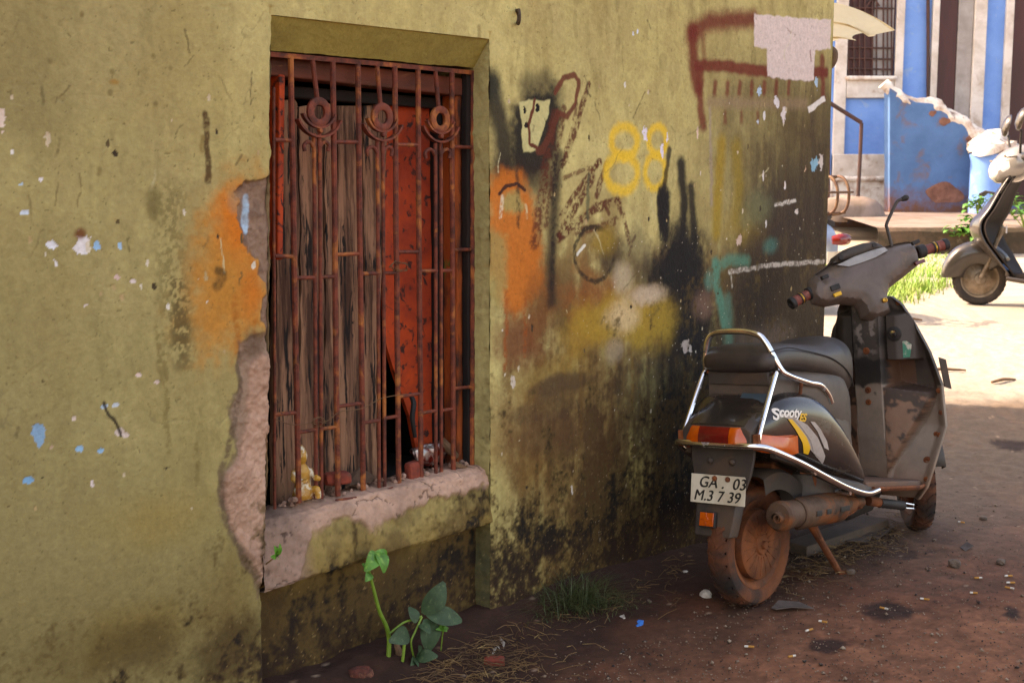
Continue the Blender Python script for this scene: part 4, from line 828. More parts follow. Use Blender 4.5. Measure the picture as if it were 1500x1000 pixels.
# dark trim under the side panels, following the bumper rail
for sd in (-1, 1):
    mb = MB(); rings = []
    for x, y, z0, z1 in ((-.09, .165, .53, .50), (.0, .185, .495, .462), (.12, .203, .432, .405), (.25, .212, .385, .348), (.37, .216, .35, .312), (.46, .205, .318, .300)):
        rings.append([Vector((x, sd * (y - .02), z0)), Vector((x, sd * y, z0 - .008)), Vector((x, sd * (y + .006), z1)), Vector((x, sd * (y - .02), z1))])
    mb.loft(rings).build('lower_trim', M['plastic'], sc, bevel=.003)
# seat: side and top as one vinyl cushion
rings = []
for x, w, zb, zt in spl([(-.035, .095, .765, .80), (-.02, .125, .755, .822), (.03, .136, .748, .840), (.12, .140, .74, .838), (.24, .142, .715, .822), (.33, .142, .69, .812), (.43, .138, .64, .822), (.51, .122, .60, .823), (.56, .095, .635, .805), (.585, .06, .68, .77)], 4):
    rings.append(ell(Vector((x, 0, (zb + zt) / 2)), Y, Z3, w, (zt - zb) / 2, 3.4 if x < .45 else 2.6, 36))
st = MB().loft(rings).build('seat', M['seat'], sc, angle=70)
# seat piping
for sd in (-1, 1):
    pts = []
    for x, w, z in ((-.02, .123, .822), (.06, .139, .828), (.15, .1425, .81), (.24, .1445, .79), (.33, .1445, .765), (.42, .1405, .725), (.48, .131, .685), (.515, .119, .65)): pts.append((x, sd * w, z))
    MB().tube(pts, .0022, 6, smooth=5).build('piping', M['rubber'], st)
# grab rail, posts, bumper rails
g = empty('grab_rail'); g.parent = sc
hoop = [(.30, -.15, .622), (.275, -.152, .655), (.23, -.152, .688), (.16, -.15, .705), (.04, -.148, .742), (.012, -.138, .765), (.0, -.118, .815), (-.004, -.10, .85), (-.005, -.075, .873), (-.006, -.03, .884), (-.006, .03, .886), (-.005, .085, .882), (-.005, .112, .862), (-.006, .124, .82), (-.004, .13, .765), (.04, .148, .742), (.16, .15, .705), (.23, .152, .688), (.275, .152, .655), (.30, .15, .622)]
MB().tube(hoop, .0098, 12, smooth=6).build('hoop', M['chrome'], g)
for sd in (-1, 1):
    MB().tube([(-.003, sd * .132, .755), (-.02, sd * .133, .74), (-.12, sd * .137, .60), (-.138, sd * .138, .565)], [.0075, .0085, .0085, .0085], 10, smooth=3, squash=1.).build('post', M['chrome'], g)
    mb = MB(); mb.box((-.148, sd * .138, .558), (.012, .022, .05)); mb.lathe([(.008, 0), (.008, .008), (.002, .011)], 10, frame(Vector((-.155, sd * .138, .55)), Y, Z3, -X)); mb.build('bracket', M['mudmetal'], g, bevel=.002)
    [MB().tube(q_, r_, 8).build('bracket', M['mudmetal'], g) for q_, r_ in (([(.12, sd * .148, .712), (.12, sd * .14, .67)], .006), ([(.30, sd * .15, .625), (.30, sd * .11, .64)], .009), ([(-.004, sd * .13, .755), (.02, sd * .09, .742)], .006))]
bu = [(.46, -.222, .306), (.37, -.228, .312), (.25, -.224, .352), (.12, -.216, .412), (.01, -.204, .468), (-.08, -.186, .512), (-.135, -.162, .54), (-.165, -.125, .548), (-.172, -.05, .548), (-.172, .05, .548), (-.165, .125, .548), (-.135, .165, .54), (-.08, .188, .512), (.01, .204, .468), (.12, .216, .412), (.25, .224, .352), (.37, .228, .312), (.46, .222, .306)]
b_ = MB().tube(bu, .0105, 12, smooth=5).build('bumper_rail', M['chrome'], sc)
for x, y, z in ((.06, -.205, .435), (.26, -.215, .335)): MB().tube([(x, y - .012, z), (x, y + .04, z)], .009, 10).build('bolt', M['chrome'], sc)
# rear fender, plate, flap
mb = MB(); rings = []
for k in range(15):
    t = R(35 + 72 * k / 14); r_ = .235; rings.append([Vector((r_f * math.cos(t), y, .205 + r_f * math.sin(t))) for y, r_f in ((-.10, r_ - .06), (-.105, r_ - .005), (-.09, r_ + .004), (.09, r_ + .004), (.105, r_ - .005), (.10, r_ - .06))])
mb.loft(rings, close=False).build('rear_fender', M['plastic'], sc, fix=True)
mb = MB(); mb.loft([[Vector((x, -w, z)), Vector((x, w, z)), Vector((x + .012, w, z)), Vector((x + .012, -w, z))] for x, w, z in ((-.12, .118, .56), (-.135, .115, .50), (-.142, .105, .45), (-.150, .085, .40))])
for y in (-.04, .04): mb.lathe([(.012, 0), (.012, .006), (.003, .01)], 8, frame(Vector((-.138, y, .49)), Y, Z3, -X))
mb.build('plate_holder', M['plastic'], sc, bevel=.003)
mb = MB(); mb.loft([[Vector((x, c - w, z)), Vector((x + .02, c - w - .012, z)), Vector((x + .03, c - w - .012, z)), Vector((x + .03, c + w + .012, z)), Vector((x + .02, c + w + .012, z)), Vector((x, c + w, z))] for x, w, c, z in ((-.15, .075, .012, .39), (-.168, .072, .014, .33), (-.185, .066, .018, .265), (-.187, .064, .018, .258))])
fl = mb.build('mud_flap', M['plastic'], sc, bevel=.004)
PMx = frame(Vector((-.166, .0, .404)), -Y, (Z3 * .985 + X * .17).normalized(), (-X * .985 + Z3 * .17).normalized())
oc = [(-.1, -.044), (.1, -.044), (.1, .04), (.096, .046), (-.1, .046)]
pl = MB().prism(oc, lambda a, b, h: PMx @ Vector((a + .0, b, h)), .0025).build('number_plate', M['plate'], sc, bevel=.0008)
I4 = Matrix.Identity(4)
text_mesh('lettering', 'GA .  03', .049, M['black'], pl, PMx @ Matrix.Translation((.014, .020, .0028)), .22, 1.02, .0004, 0, dbl=.0019); text_mesh('lettering', 'M.3 7 39', .047, M['black'], pl, PMx @ Matrix.Translation((-.004, -.022, .0028)), .22, 1.02, .0004, 0, dbl=.0019)
mb = MB()
for a in (-.012, .036): MB().lathe([(.009, 0), (.009, .004), (.003, .007)], 8, PMx @ Matrix.Translation((a, .035, .002))).build('bolt', M['mudmetal'], pl)
RM = frame(Vector((-.186, .03, .312)), -Y, (Z3 * .97 + X * .24).normalized(), (-X * .97 + Z3 * .24).normalized())
mb = MB(); mb.box((0, 0, 0), (.058, .05, .012), RM); rf = mb.build('reflector', M['rubber'], fl, bevel=.002)
mb = MB(); mb.box((0, 0, .005), (.05, .042, .01), RM); mb.box((0, 0, .011), (.05, .0025, .002), RM); mb.box((0, 0, .011), (.0025, .042, .002), RM); mb.lathe([(.008, .009), (.008, .013), (.004, .013)], 12, RM); mb.build('lens', M['amber'], rf, bevel=.001)
# exhaust, engine, stand, kick lever
e = empty('exhaust'); e.parent = sc
ea, eb = Vector((-.085, -.158, .318)), Vector((.43, -.150, .262)); ed = (eb - ea).normalized()
EM = frame(ea, ed.cross(Z3).normalized(), ed.cross(ed.cross(Z3)).normalized() * -1, ed); L_ = (eb - ea).length
MB().lathe([(.001, .004), (.012, .002), (.016, -.012), (.012, -.014), (.018, .002), (.040, .004), (.047, .012), (.048, .03), (.045, .05), (.044, .06), (.044, L_ * .75), (.03, L_ * .93), (.016, L_), (.016, L_ + .05)], 28, EM).build('muffler', M['exh'], e); MB().lathe([(.010, .012), (.014, .012), (.014, -.022), (.010, -.022), (.010, .0)], 16, EM @ Matrix.Translation((.012, -.004, 0)), cap=False).build('tail_pipe', M['exh'], e)
mb = MB(); rings = []
for k in range(13):
    t = R(150 + 150 * k / 12)
for h in (.10, .11, L_ * .72, L_ * .74):
    rr = .052 if h not in (.10,) else .047
    rings.append([EM @ Vector((rr * math.cos(R(-85 + 170 * k / 14)), rr * math.sin(R(-85 + 170 * k / 14)), h)) for k in range(15)])
mb.loft(rings, close=False); hs = mb.build('heat_shield', M['exh'], e)
so = hs.modifiers.new('thick', 'SOLIDIFY'); so.thickness = .003
mb = MB()
for h, ln in ((.17, .032), (.235, .03), (.345, .06)):
    MB().loft([[EM @ Vector((r_ * math.cos(an), r_ * math.sin(an), h + s * ln)) for s in (-.5, -.3, .3, .5)] for r_, an in ((.0545, R(-9)), (.0548, R(0)), (.0545, R(9)))], close=False).build('slot', M['black'], e, fix=False)
mb = MB(); mb.tube([(.43, -.15, .262), (.52, -.12, .235), (.55, -.06, .26), (.5, 0, .3)], .014, 10, smooth=4); mb.build('pipe', M['mudmetal'], e)
mb = MB()
mb.loft([ell(Vector((x, y, z)), Y, Z3, w, h, 3, 20) for x, y, z, w, h in ((-.02, .09, .21, .03, .05), (.1, .09, .24, .045, .07), (.25, .04, .29, .09, .09), (.38, .02, .3, .12, .1), (.5, 0, .29, .11, .09), (.6, 0, .27, .06, .05))])
mb.lathe([(.001, -.07), (.06, -.06), (.075, -.03), (.075, .02), (.05, .04), (.001, .045)], 20, frame(Vector((.40, -.1, .285)), X, Z3, -Y)); mb.box((.30, -.04, .37), (.22, .2, .09)); mb.box((.15, 0, .42), (.2, .14, .08))
mb.build('engine', M['mudmetal'], sc, bevel=.006)
mb = MB(); mb.loft([ell(Vector((x, 0, z)), Y, Z3, .045, h, 3, 14) for x, z, h in ((.52, .24, .03), (.62, .2, .05), (.78, .2, .05), (.86, .24, .03))]); mb.build('under_tray', M['rubber'], sc)
mb = MB(); mb.tube([sloc(1272, 733, -.145), sloc(1290, 736, -.16)], .017, 12); mb.build('kick_lever', M['mudmetal'], sc)
k0, k1 = sloc(1288, 736, -.16), sloc(1322, 740, -.185)
kl = [o for o in children(sc) if o.name.startswith('kick_lever')][0]
d_ = (k1 - k0)
MB().tube([k0 + d_ * (i / 12) for i in range(13)], [.0155 if i % 2 else .0175 for i in range(13)], 14).build('rubber_sleeve', M['rubber'], kl)
ke = sloc(1338, 742, -.195); MB().tube([k1, k1.lerp(ke, .3) + Z3 * .009, ke + Z3 * .007, ke - Z3 * .007, k1.lerp(ke, .3) - Z3 * .009, k1], .004, 8).build('loop', M['chrome'], kl)
MB().tube([sloc(1262, 737, -.14), sloc(1250, 750, -.14), sloc(1232, 757, -.13), sloc(1220, 752, -.1)], .0028, 6, smooth=5).build('cable', M['mudmetal'], sc)
def gl(u, v): P = ground_px(u, v); return SMI @ Vector(P)
ft = gl(1228, 841); ft.z += .006
s0_ = sloc(1190, 770, -.09)
mb = MB(); mb.tube([s0_ + Vector((0, .03, .03)), s0_, s0_.lerp(ft, .35), ft + Vector((-.01, 0, .02)), ft], [.02, .016, .012, .0115, .0115], 10, smooth=4); mb.tube([ft + Vector((0, .0, 0)), gl(1243, 840) + Vector((0, 0, .006))], .009, 8)
mb.tube([s0_ + Vector((0, .03, .03)), (s0_.x, .1, s0_.z + .03)], .014, 10); mb.tube([(s0_.x, .1, s0_.z + .02), (s0_.x + .04, .15, .07), (s0_.x + .06, .16, .006)], .0115, 10); mb.build('main_stand', M['mudmetal'], sc)
# floor board
FB = [(.42, -.2), (.80, -.205), (.86, -.19), (.95, -.1), (.95, .1), (.86, .19), (.80, .205), (.42, .2)]
zf = lambda x: .345 - (x - .38) * .165
MB().prism(FB, lambda a, b, h: Vector((a, b, zf(a) - h)), .028).build('floor_board', pm('muddy_floor', '#5d473b', '#6e4a35', sc=7, c3='#8a4a24', sc3=10, lo3=.6, hi3=.72, rough=.8, bump=.4), sc, bevel=.004)
MB().tube([(.45, -.208, .31), (.80, -.212, .252), (.865, -.195, .245)], .007, 8, squash=1.6).build('edge_strip', M['mudmetal'], sc)
# --- leg shield: relief surface seen from the rider's side
wz = lambda z: np.interp(z, [.20, .24, .3, .45, .6, .72, .82, .90, .93], [.190, .215, .228, .247, .236, .205, .165, .125, .09])
xz = lambda z: np.interp(z, [.20, .3, .45, .6, .75, .85, .93], [.86, .90, .985, .99, .965, .94, .92])
def shield_fn(a, z):
    w = wz(z); y = a * w; ay = np.abs(y); x0 = xz(z) - .03 * sstep(.82, 1., np.abs(a)); x = x0.copy()
    tun = np.interp(z, [.2, .3, .6, .93], [.875, .87, .858, .855]); k = 1 - sstep(.052, .07, ay); x = x * (1 - k) + np.minimum(x, tun) * k
    bx = sstep(.055, .07, ay) * (1 - sstep(.155, .17, ay)) * sstep(.690, .700, z) * (1 - sstep(.86, .88, z)); x = x - bx * (x - (.882 + .25 * (ay - .06) * 0 + .05 * sstep(.10, .17, ay)))
    t = np.clip((ay - .055) / (.215 - .055), 0, 1); zl = .275 + t * .29
    fac = (ay > .055) * sstep(zl - .005, zl + .02, z) * (1 - sstep(.602 - .03 * t, .612 - .03 * t, z)) * (1 - sstep(.19, .215, ay)); x = x - fac * np.clip(x - (.866 + .075 * t ** 1.2), 0, 1)
    return x, y
na, nz_ = 150, 190
A, Zz = np.meshgrid(np.linspace(-1, 1, na), np.linspace(.20, .93, nz_), indexing='ij'); A = A.ravel(); Zz = Zz.ravel()
xx, yv = shield_fn(A, Zz); n1 = fbm(yv, Zz, 12, 5, 201); n2 = fbm(yv, Zz, 45, 4, 202); ay = np.abs(yv)
C = lin('#857466')[None] * (.75 + .5 * n1[:, None]); 
def smix(al, c):
    global C; C = C * (1 - al[:, None]) + lin(c)[None] * al[:, None]
smix(.35 * sstep(.4, .65, fbm(yv, Zz, 6, 5, 203)), '#6d5442'); smix(sstep(.60, .72, Zz + .14 * (n1 - .5)) * .9, '#2f2722'); smix(.9 * sstep(.52, .6, n2) * sstep(.66, .8, Zz) * sstep(.05, .03, ay) , '#7d7069'); smix(.9 * sstep(.5, .6, n1 * .6 + n2 * .4) * sstep(.84, .9, Zz), '#6b5f58')
smix(sstep(.72, .86, n1 * .6 + n2 * .4 + .5 * np.exp(-((Zz - .66) / .05) ** 2)) * (ay < .07) * .9, '#15110f'); smix(.85 * sstep(.5, .4, n1) * (ay < .06) * (Zz > .7), '#1d1815')
t = np.clip((ay - .055) / .16, 0, 1); fz = (Zz > .28 + t * .29) & (Zz < .60) & (ay > .055) & (ay < .21); smix(.85 * fz * (.5 + n1 * .8), '#7a5038'); smix(.85 * fz * sstep(.47, .58, n1 * .5 + n2 * .5 + .45 * (Zz - .5)), '#241c18')
smix(.8 * ((Zz > .60) & (Zz < .70) & (ay > .06)), '#2e231d'); smix(.6 * ((Zz > .60) & (Zz < .70) & (ay > .06) & (ay < .13)), '#6b4631'); smix(.45 * sstep(.4, .24, Zz) * n1 * 1.5, '#8a5a3a')  # recess below the box darkened, its shade put into the colour
back = np.stack([xx, yv, Zz], -1); front = np.stack([xz(Zz) + .018 - .03 * sstep(.82, 1., np.abs(A)), yv, Zz], -1)
def rim(): 
    idx = np.arange(na * nz_).reshape(na, nz_); off = na * nz_; q = []
    for L in (idx[0, :], idx[-1, ::-1], idx[::-1, 0], idx[:, -1]): q.append(np.stack([L[:-1], L[1:], L[1:] + off, L[:-1] + off], -1))
    return np.concatenate(q)
so_ = np_mesh('leg_shield', np.concatenate([back, front]), np.concatenate([grid_faces(na, nz_), grid_faces(na, nz_, na * nz_, True), rim()]), M['shield'], sc, np.concatenate([np.clip(C, 0, 1), np.clip(C, 0, 1)]))
so_.data.set_sharp_from_angle(angle=R(38))
def on_shield(y, z): x, _ = shield_fn(np.array([y / float(wz(z))]), np.array([float(z)])); return Vector((float(x[0]), y, z))
mb = MB()
for y, z, r_ in ((.0, .735, .013), (-.0, .59, .012), (.002, .545, .011), (-.19, .33, .014), (-.205, .42, .009), (-.222, .42, .009), (-.228, .50, .009), (-.222, .58, .010), (-.205, .27, .009), (-.1, .905, .009)):
    Mx = frame(on_shield(y, z), Y, Z3, -X); MB().lathe([(r_, -.003), (r_, .004), (r_ * .5, .006), (r_ * .45, .002), (.001, .002)], 12, Mx).build('bolt', M['mudmetal'], so_)
Mx = frame(on_shield(-.098, .795), Y, Z3, -X); mb = MB(); mb.lathe([(.028, -.004), (.027, .004), (.018, .007), (.016, .004), (.015, .004)], 24, Mx); ig = mb.build('ignition_lock', M['rubber'], so_); MB().lathe([(.014, .003), (.013, .008), (.006, .009), (.001, .009)], 20, Mx).build('lock_barrel', M['chrome'], ig)
M['green'] = pm('green_sticker', '#3f8a70', '#c9c3b3', sc=26, lo=.46, hi=.54, rough=.6, bump=.05)
p0 = on_shield(-.128, .735); MB().prism([(-.026, -.03), (.022, -.026), (.03, .02), (.01, .034), (-.024, .028)], lambda a, b, h: Vector((p0.x - .003 - h - a * .0 - .0 + (.0 if True else 0), p0.y - a, p0.z + b)) , .0012).build('sticker', M['green'], so_)
# side marker flap on the right edge, small chrome edge
MB().prism([(0, 0), (.018, -.01), (.03, -.12), (.012, -.11)], lambda a, b, h: Vector((.985 + a, -.216 - h - a, .70 + b)), .004).build('edge_flap', M['plastic'], sc, bevel=.001)
# front fender and apron in front of the wheel (seen from other sides)
mb = MB(); fm = Matrix.Translation(FC) @ Matrix.Rotation(STEER, 4, 'Z'); rings = []
for k in range(14):
    t = R(-5 + 165 * k / 13); rings.append([fm @ Vector((r_f * math.cos(t), y, r_f * math.sin(t))) for y, r_f in ((-.066, .19), (-.07, .232), (-.045, .245), (.045, .245), (.07, .232), (.066, .19))])
mb.loft(rings, close=False); ff = mb.build('front_fender', M['plastic'], sc); ff.modifiers.new('thick', 'SOLIDIFY').thickness = .004
for sd in (-1, 1): MB().tube([fm @ Vector((0, sd * .055, 0)), fm @ Vector((-.09, sd * .055, .22)), Vector((1.0, sd * .04, .5))], .014, 10).build('fork', M['mudmetal'], sc)
# --- handlebar
pL = SMI @ Vector(CC + ray(1152, 448) * 4.72); pR = SMI @ Vector(CC + ray(1396, 356) * 4.82)
ea_ = (pR - pL).normalized(); toc = (SMI @ Vector(CC) - (pL + pR) / 2).normalized(); ec_ = (toc - ea_ * toc.dot(ea_)).normalized(); eb_ = ec_.cross(ea_).normalized()
HBM = frame((pL + pR) / 2, ea_, eb_, ec_)
hb = empty('handlebar'); hb.parent = sc; hb.matrix_basis = HBM
def hp2(u, v):                                                   # photo point -> handlebar plane
    dx, dy = u - 1274, v - 402; k = 396.; return ((dx * .9356 - dy * .3528) / k, (-dx * .3528 - dy * .9356) / k)
cr = lambda x, y: hp2(1130 + x / 4.762, 270 + y / 4.762)
out = [cr(*p) for p in ((262, 842), (222, 770), (236, 690), (300, 630), (384, 572), (420, 540), (560, 470), (720, 432), (790, 432), (880, 408), (962, 392), (1008, 396), (1030, 470), (1042, 552), (1000, 585), (930, 640), (860, 690), (812, 730), (800, 780), (812, 850), (826, 902), (760, 935), (690, 955), (610, 940), (585, 880), (560, 850), (450, 842), (350, 862))]
ctr = lambda a, b: max(0., 1 - (a / .30) ** 2)
def cf(a, b, d):                                                 # rider-side relief: rounded rim, raised flat face, slanted upper deck
    e_ = 1 - math.exp(-d / .012); h = .036 * min(1, d / .02) + .018 * ctr(a, b) * min(1, d / .05)
    h -= .55 * max(0, b - (.015 + .0 * a)) * (abs(a) < .2) ; return h
cw = inflate(out, lambda a, b, h: Vector((a, b, h)), cf, lambda a, b, d: -.05 * (1 - math.exp(-d / .02)) - .01, .008).build('cowl', M['cowl'], hb, angle=28)
hood = [cr(*p) for p in ((412, 560), (436, 510), (520, 452), (620, 418), (705, 404), (742, 418), (792, 448), (700, 470), (560, 520))]
inflate(hood, lambda a, b, h: Vector((a, b, h)), lambda a, b, d: .012 + .012 * (1 - math.exp(-d / .006)), lambda a, b, d: -.05, .008).build('hood', M['plastic'], cw, angle=50)
dial = [cr(*p) for p in ((432, 574), (560, 512), (700, 462), (775, 444), (790, 470), (700, 520), (600, 558), (505, 588))]
def face_off(off): return lambda a, b, h: Vector((a, b, h + off))
def cf2(a, b): return .036 + .018 * ctr(a, b) - .55 * max(0, b - .015)
inflate(dial, face_off(.003), lambda a, b, d: cf2(a, b) + .004 * (1 - math.exp(-d / .004)), lambda a, b, d: cf2(a, b) - .02, .01).build('dial_cover', M['glass'], cw)
for x, y in ((458, 523), (700, 432)): MB().lathe([(.009, .0), (.009, .0275), (.001, .0275)], 12, Matrix.Translation((*cr(x, y), 0))).build('hood_hole', M['rubber'], cw)
def on_cowl(x, y, dims, m, name, off=.0, rot=0):
    a, b = cr(x, y); mb = MB(); mb.box((0, 0, 0), dims, Matrix.Translation((a, b, .030 + off + .018 * ctr(a, b))) @ Matrix.Rotation(rot, 4, 'Z')); return mb.build(name, m, cw, bevel=.002)
on_cowl(320, 668, (.026, .014, .02), M['rubber'], 'switch', .008); on_cowl(393, 738, (.036, .02, .02), M['rubber'], 'switch', .002); on_cowl(408, 785, (.03, .014, .012), M['yellow'], 'warning_sticker', .006); on_cowl(980, 415, (.03, .014, .016), M['rubber'], 'switch', .004); on_cowl(1003, 555, (.04, .013, .016), M['redlens'], 'switch', .006)
a, b = cr(735, 824); MB().lathe([(.009, .0), (.009, .064), (.005, .066), (.004, .062), (.001, .062)], 14, Matrix.Translation((a, b, 0))).build('bolt', M['gold'], cw)
for sgn, e0, e1 in ((-1, (285, 750), (98, 848)), (1, (1030, 470), (1262, 402))):
    a0, b0 = cr(*e0); a1, b1 = cr(*e1); p0 = Vector((a0, b0, -.005)); p1 = Vector((a1, b1, .012 if sgn < 0 else -.01)); dd = (p1 - p0); ln = dd.length; d1 = dd / ln
    gm = frame(p0, d1.orthogonal().normalized(), d1.cross(d1.orthogonal().normalized()), d1)
    gp = MB().lathe([(.017, 0), (.021, .008), (.0195, .02), (.0185, ln * .5), (.0195, ln * .8), (.0205, ln * .84), (.019, ln * .85)], 24, gm).build('grip', M['grip'], hb)
    MB().lathe([(.020, ln * .84), (.022, ln * .86), (.022, ln * .98), (.020, ln), (.012, ln), (.011, ln - .02), (.001, ln - .02)], 24, gm).build('end_cap', M['rubber'], gp)
    mb = MB(); mb.lathe([(.0205, .0), (.025, .006), (.025, .03), (.0205, .034)], 24, gm); mb.lathe([(.0205, ln * .50), (.0212, ln * .51), (.0212, ln * .53), (.0205, ln * .54)], 24, gm); mb.lathe([(.0205, ln * .60), (.0212, ln * .61), (.0212, ln * .63), (.0205, ln * .64)], 24, gm); mb.build('collar', M['rubber'], gp)
    MB().lathe([(.0205, ln * .545), (.0215, ln * .55), (.0215, ln * .59), (.0205, ln * .595)], 24, gm).build('ring', M['gold'], gp)
mp = [Vector((*cr(x, y), -.012)) for x, y in ((855, 430), (848, 395), (825, 300), (822, 270), (860, 190), (905, 108), (940, 92))] 
ms = MB().tube(mp, .0062, 10, smooth=3).build('mirror_stalk', M['plastic'], hb); MB().tube([mp[-1], mp[-1].lerp(Vector((*cr(970, 80), -.012)), .9), Vector((*cr(985, 74), -.012))], [.008, .012, .008], 12, smooth=3).build('ball', M['rubber'], ms)
MB().tube([HBM.inverted() @ Vector((.90, 0, .86)), Vector((*cr(690, 880), -.01))], .035, 14).build('column', M['rubber'], hb)
# ================================================================ BLUE HOUSE, PLATFORM AND STREET BEHIND
M['blue'] = pm('blue_limewash', '#6c98d6', '#5d8acc', sc=2.2, c3='#8fa9c4', sc3=7, lo3=.6, hi3=.78, rough=.85, bump=.2, dirt=('#6d4f42', -.5, .3))
M['bluedull'] = pm('dull_blue_limewash', '#4a719e', '#41668f', sc=2.5, c3='#76584a', sc3=3, lo3=.56, hi3=.72, rough=.88, bump=.3, dirt=('#6b4636', -.25, .5))
M['whitewash'] = pm('grimy_whitewash', '#d3cac2', '#b9aca0', sc=3.5, c3='#9a7d66', sc3=5, lo3=.6, hi3=.8, rough=.85, bump=.3, dirt=('#8a6a55', -.6, .5))
M['worn'] = pm('worn_cornice', '#d9d0c6', '#a98b78', sc=6, lo=.45, hi=.65, c3='#6e4a3a', sc3=10, lo3=.6, hi3=.72, rough=.92, bump=.9, bsc=25)
M['barebrick'] = pm('bare_masonry', '#8a5f4e', '#6b4538', sc=8, rough=.95, bump=.8, bsc=30)
M['maroon'] = pm('maroon_door_paint', '#471b18', '#381412', sc=5, rough=.55, bump=.2, stretch=(1, 1, .2))
M['greywall'] = pm('grey_plaster', '#a39c98', '#8b837e', sc=3, rough=.85, bump=.2)
M['slab'] = pm('worn_cement', '#857268', '#6b5a4e', sc=3, c3='#4f3f33', sc3=5, lo3=.6, hi3=.75, rough=.9, bump=.5, bsc=40)
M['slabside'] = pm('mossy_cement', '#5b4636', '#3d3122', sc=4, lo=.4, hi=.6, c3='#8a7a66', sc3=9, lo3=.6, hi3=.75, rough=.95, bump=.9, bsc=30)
M['railiron'] = pm('brown_rail_paint', '#4a2a22', '#34201a', sc=12, rough=.7, bump=.2)
M['pane'] = pm('pale_shutter', '#9d9693', '#8c8481', sc=3, rough=.6, bump=.1)
M['leaf'] = pm('fresh_leaf', '#4a8520', '#356416', sc=30, c3='#6f9a3a', sc3=60, lo3=.55, hi3=.7, rough=.55, bump=.15, sub=.15); M['darkleaf'] = pm('dark_leaf', '#2f4626', '#24381c', sc=30, c3='#4a5a36', sc3=70, lo3=.56, hi3=.7, rough=.68, bump=.2)
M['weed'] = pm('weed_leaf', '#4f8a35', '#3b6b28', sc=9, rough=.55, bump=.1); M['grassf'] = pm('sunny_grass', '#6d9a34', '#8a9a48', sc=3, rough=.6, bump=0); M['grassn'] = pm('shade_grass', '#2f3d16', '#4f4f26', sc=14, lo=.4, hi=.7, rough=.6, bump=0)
M['stem'] = pm('green_stem', '#6f8a2a', '#55701f', sc=15, rough=.5, bump=.1); M['straw'] = pm('dry_straw', '#7d5c36', '#543a22', sc=9, c3='#a88a58', sc3=16, lo3=.58, hi3=.7, rough=.8, bump=0)
PF = float(ground_px(1330, 372)[1]); PBK = PF + 3.6; YA = np.array([0, 1., 0])
def fx(u, v, y): return Vector(hit(u, v, (0, y, 0), YA))
zb0 = float(zg(5, PF)); zt0 = fx(1330, 333, PF).z; zt1 = fx(1330, 301, PBK).z
# platform: rough concrete slab with an irregular front
mb = MB(); n_ = 60; xsP = np.linspace(4.0, 16, n_); rg = random.Random(3)
prof = []
for x in xsP:
    j = .05 * float(fbm(np.array([x]), np.array([1.]), 2.5, 4, 301)[0] - .5); j2 = .08 * float(fbm(np.array([x]), np.array([5.]), 3.5, 4, 302)[0] - .5)
    prof.append([Vector((x, PF + j2 + .03, zb0 - .2)), Vector((x, PF + j2, zb0 + .12)), Vector((x, PF + j, zt0 - .05 + j)), Vector((x, PF + .04 + j, zt0 - .004)), Vector((x, PF + 1.2, zt0 + (zt1 - zt0) * .33)), Vector((x, PBK + 2, zt1 + .0))])
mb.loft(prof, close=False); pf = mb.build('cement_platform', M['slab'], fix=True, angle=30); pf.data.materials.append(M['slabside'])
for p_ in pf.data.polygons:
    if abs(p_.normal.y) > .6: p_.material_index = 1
pf['kind'] = 'structure'
bh = empty('blue_house', (fx(1300, 300, PBK).x, PBK, zt1)); tag(bh, 'blue and white house with maroon doors and a grilled window across the street', 'house'); BO = Vector(bh.location)
def rbox(name, u0, u1, v0, v1, m, out=.05, th=.2, parent=bh, y=None, ext_top=0, bevel=.01):
    y = PBK if y is None else y; a = fx(u0, v0, y); b = fx(u1, v1, y); a.x = fx(u0, 110, y).x; b.x = fx(u1, 110, y).x
    mb = MB(); z1 = a.z + ext_top; mb.box(((a.x + b.x) / 2, y - out + th / 2, (z1 + b.z) / 2), (b.x - a.x, th, z1 - b.z)); mb.v = [tuple(Vector(p) - BO) for p in mb.v]
    return mb.build(name, m, parent, bevel=bevel)
mb = MB(); mb.box((3.5 - BO.x + 6.5, .15, 2.8), (17, .3, 8.2)); mb.build('wall', M['blue'], bh, smooth=False)
mb = MB(); mb.box((10 - BO.x, 3.2, 6.95), (17.6, 6.8, .12)); mb.build('roof', M['greywall'], bh, smooth=False)
rbox('pilaster', 1222, 1239, -60, 300, M['whitewash'], .06, ext_top=3); rbox('pilaster', 1309, 1321, -60, 150, M['whitewash'], .06, ext_top=3); rbox('pilaster', 1361, 1371, -60, 300, M['whitewash'], .07, ext_top=3); rbox('pilaster', 1422, 1440, -60, 300, M['whitewash'], .07, ext_top=3); rbox('pilaster', 1468, 1479, -60, 300, M['whitewash'], .07, ext_top=3); rbox('pilaster', 1560, 1580, -60, 300, M['whitewash'], .07, ext_top=3)
rbox('band', 1239.3, 1308.7, 116, 144, M['whitewash'], .057); rbox('plinth', 1222, 1308, 226, 262, M['whitewash'], .085); rbox('plinth', 1220, 1310, 264, 306, M['worn'], .12)
rbox('cornice', 1221, 1309, 258, 266, M['worn'], .16, bevel=.03)
rbox('door', 1371.5, 1399, -60, 300, M['maroon'], .02, ext_top=.6); rbox('door_reveal', 1399.3, 1421.7, -60, 300, M['greywall'], .03, ext_top=3); rbox('door', 1479.4, 1530, -60, 300, M['maroon'], .02, ext_top=.6)
mb = MB(); mb.tube([fx(1364, -80, PBK) + Vector((-.06, -.05, 0)) - BO, fx(1358, 80, PBK) + Vector((0, -.05, 0)) - BO, fx(1357, 290, PBK) + Vector((0, -.05, 0)) - BO], .024, 8); mb.build('drain_pipe', M['railiron'], bh)
w_ = empty('window'); w_.parent = bh
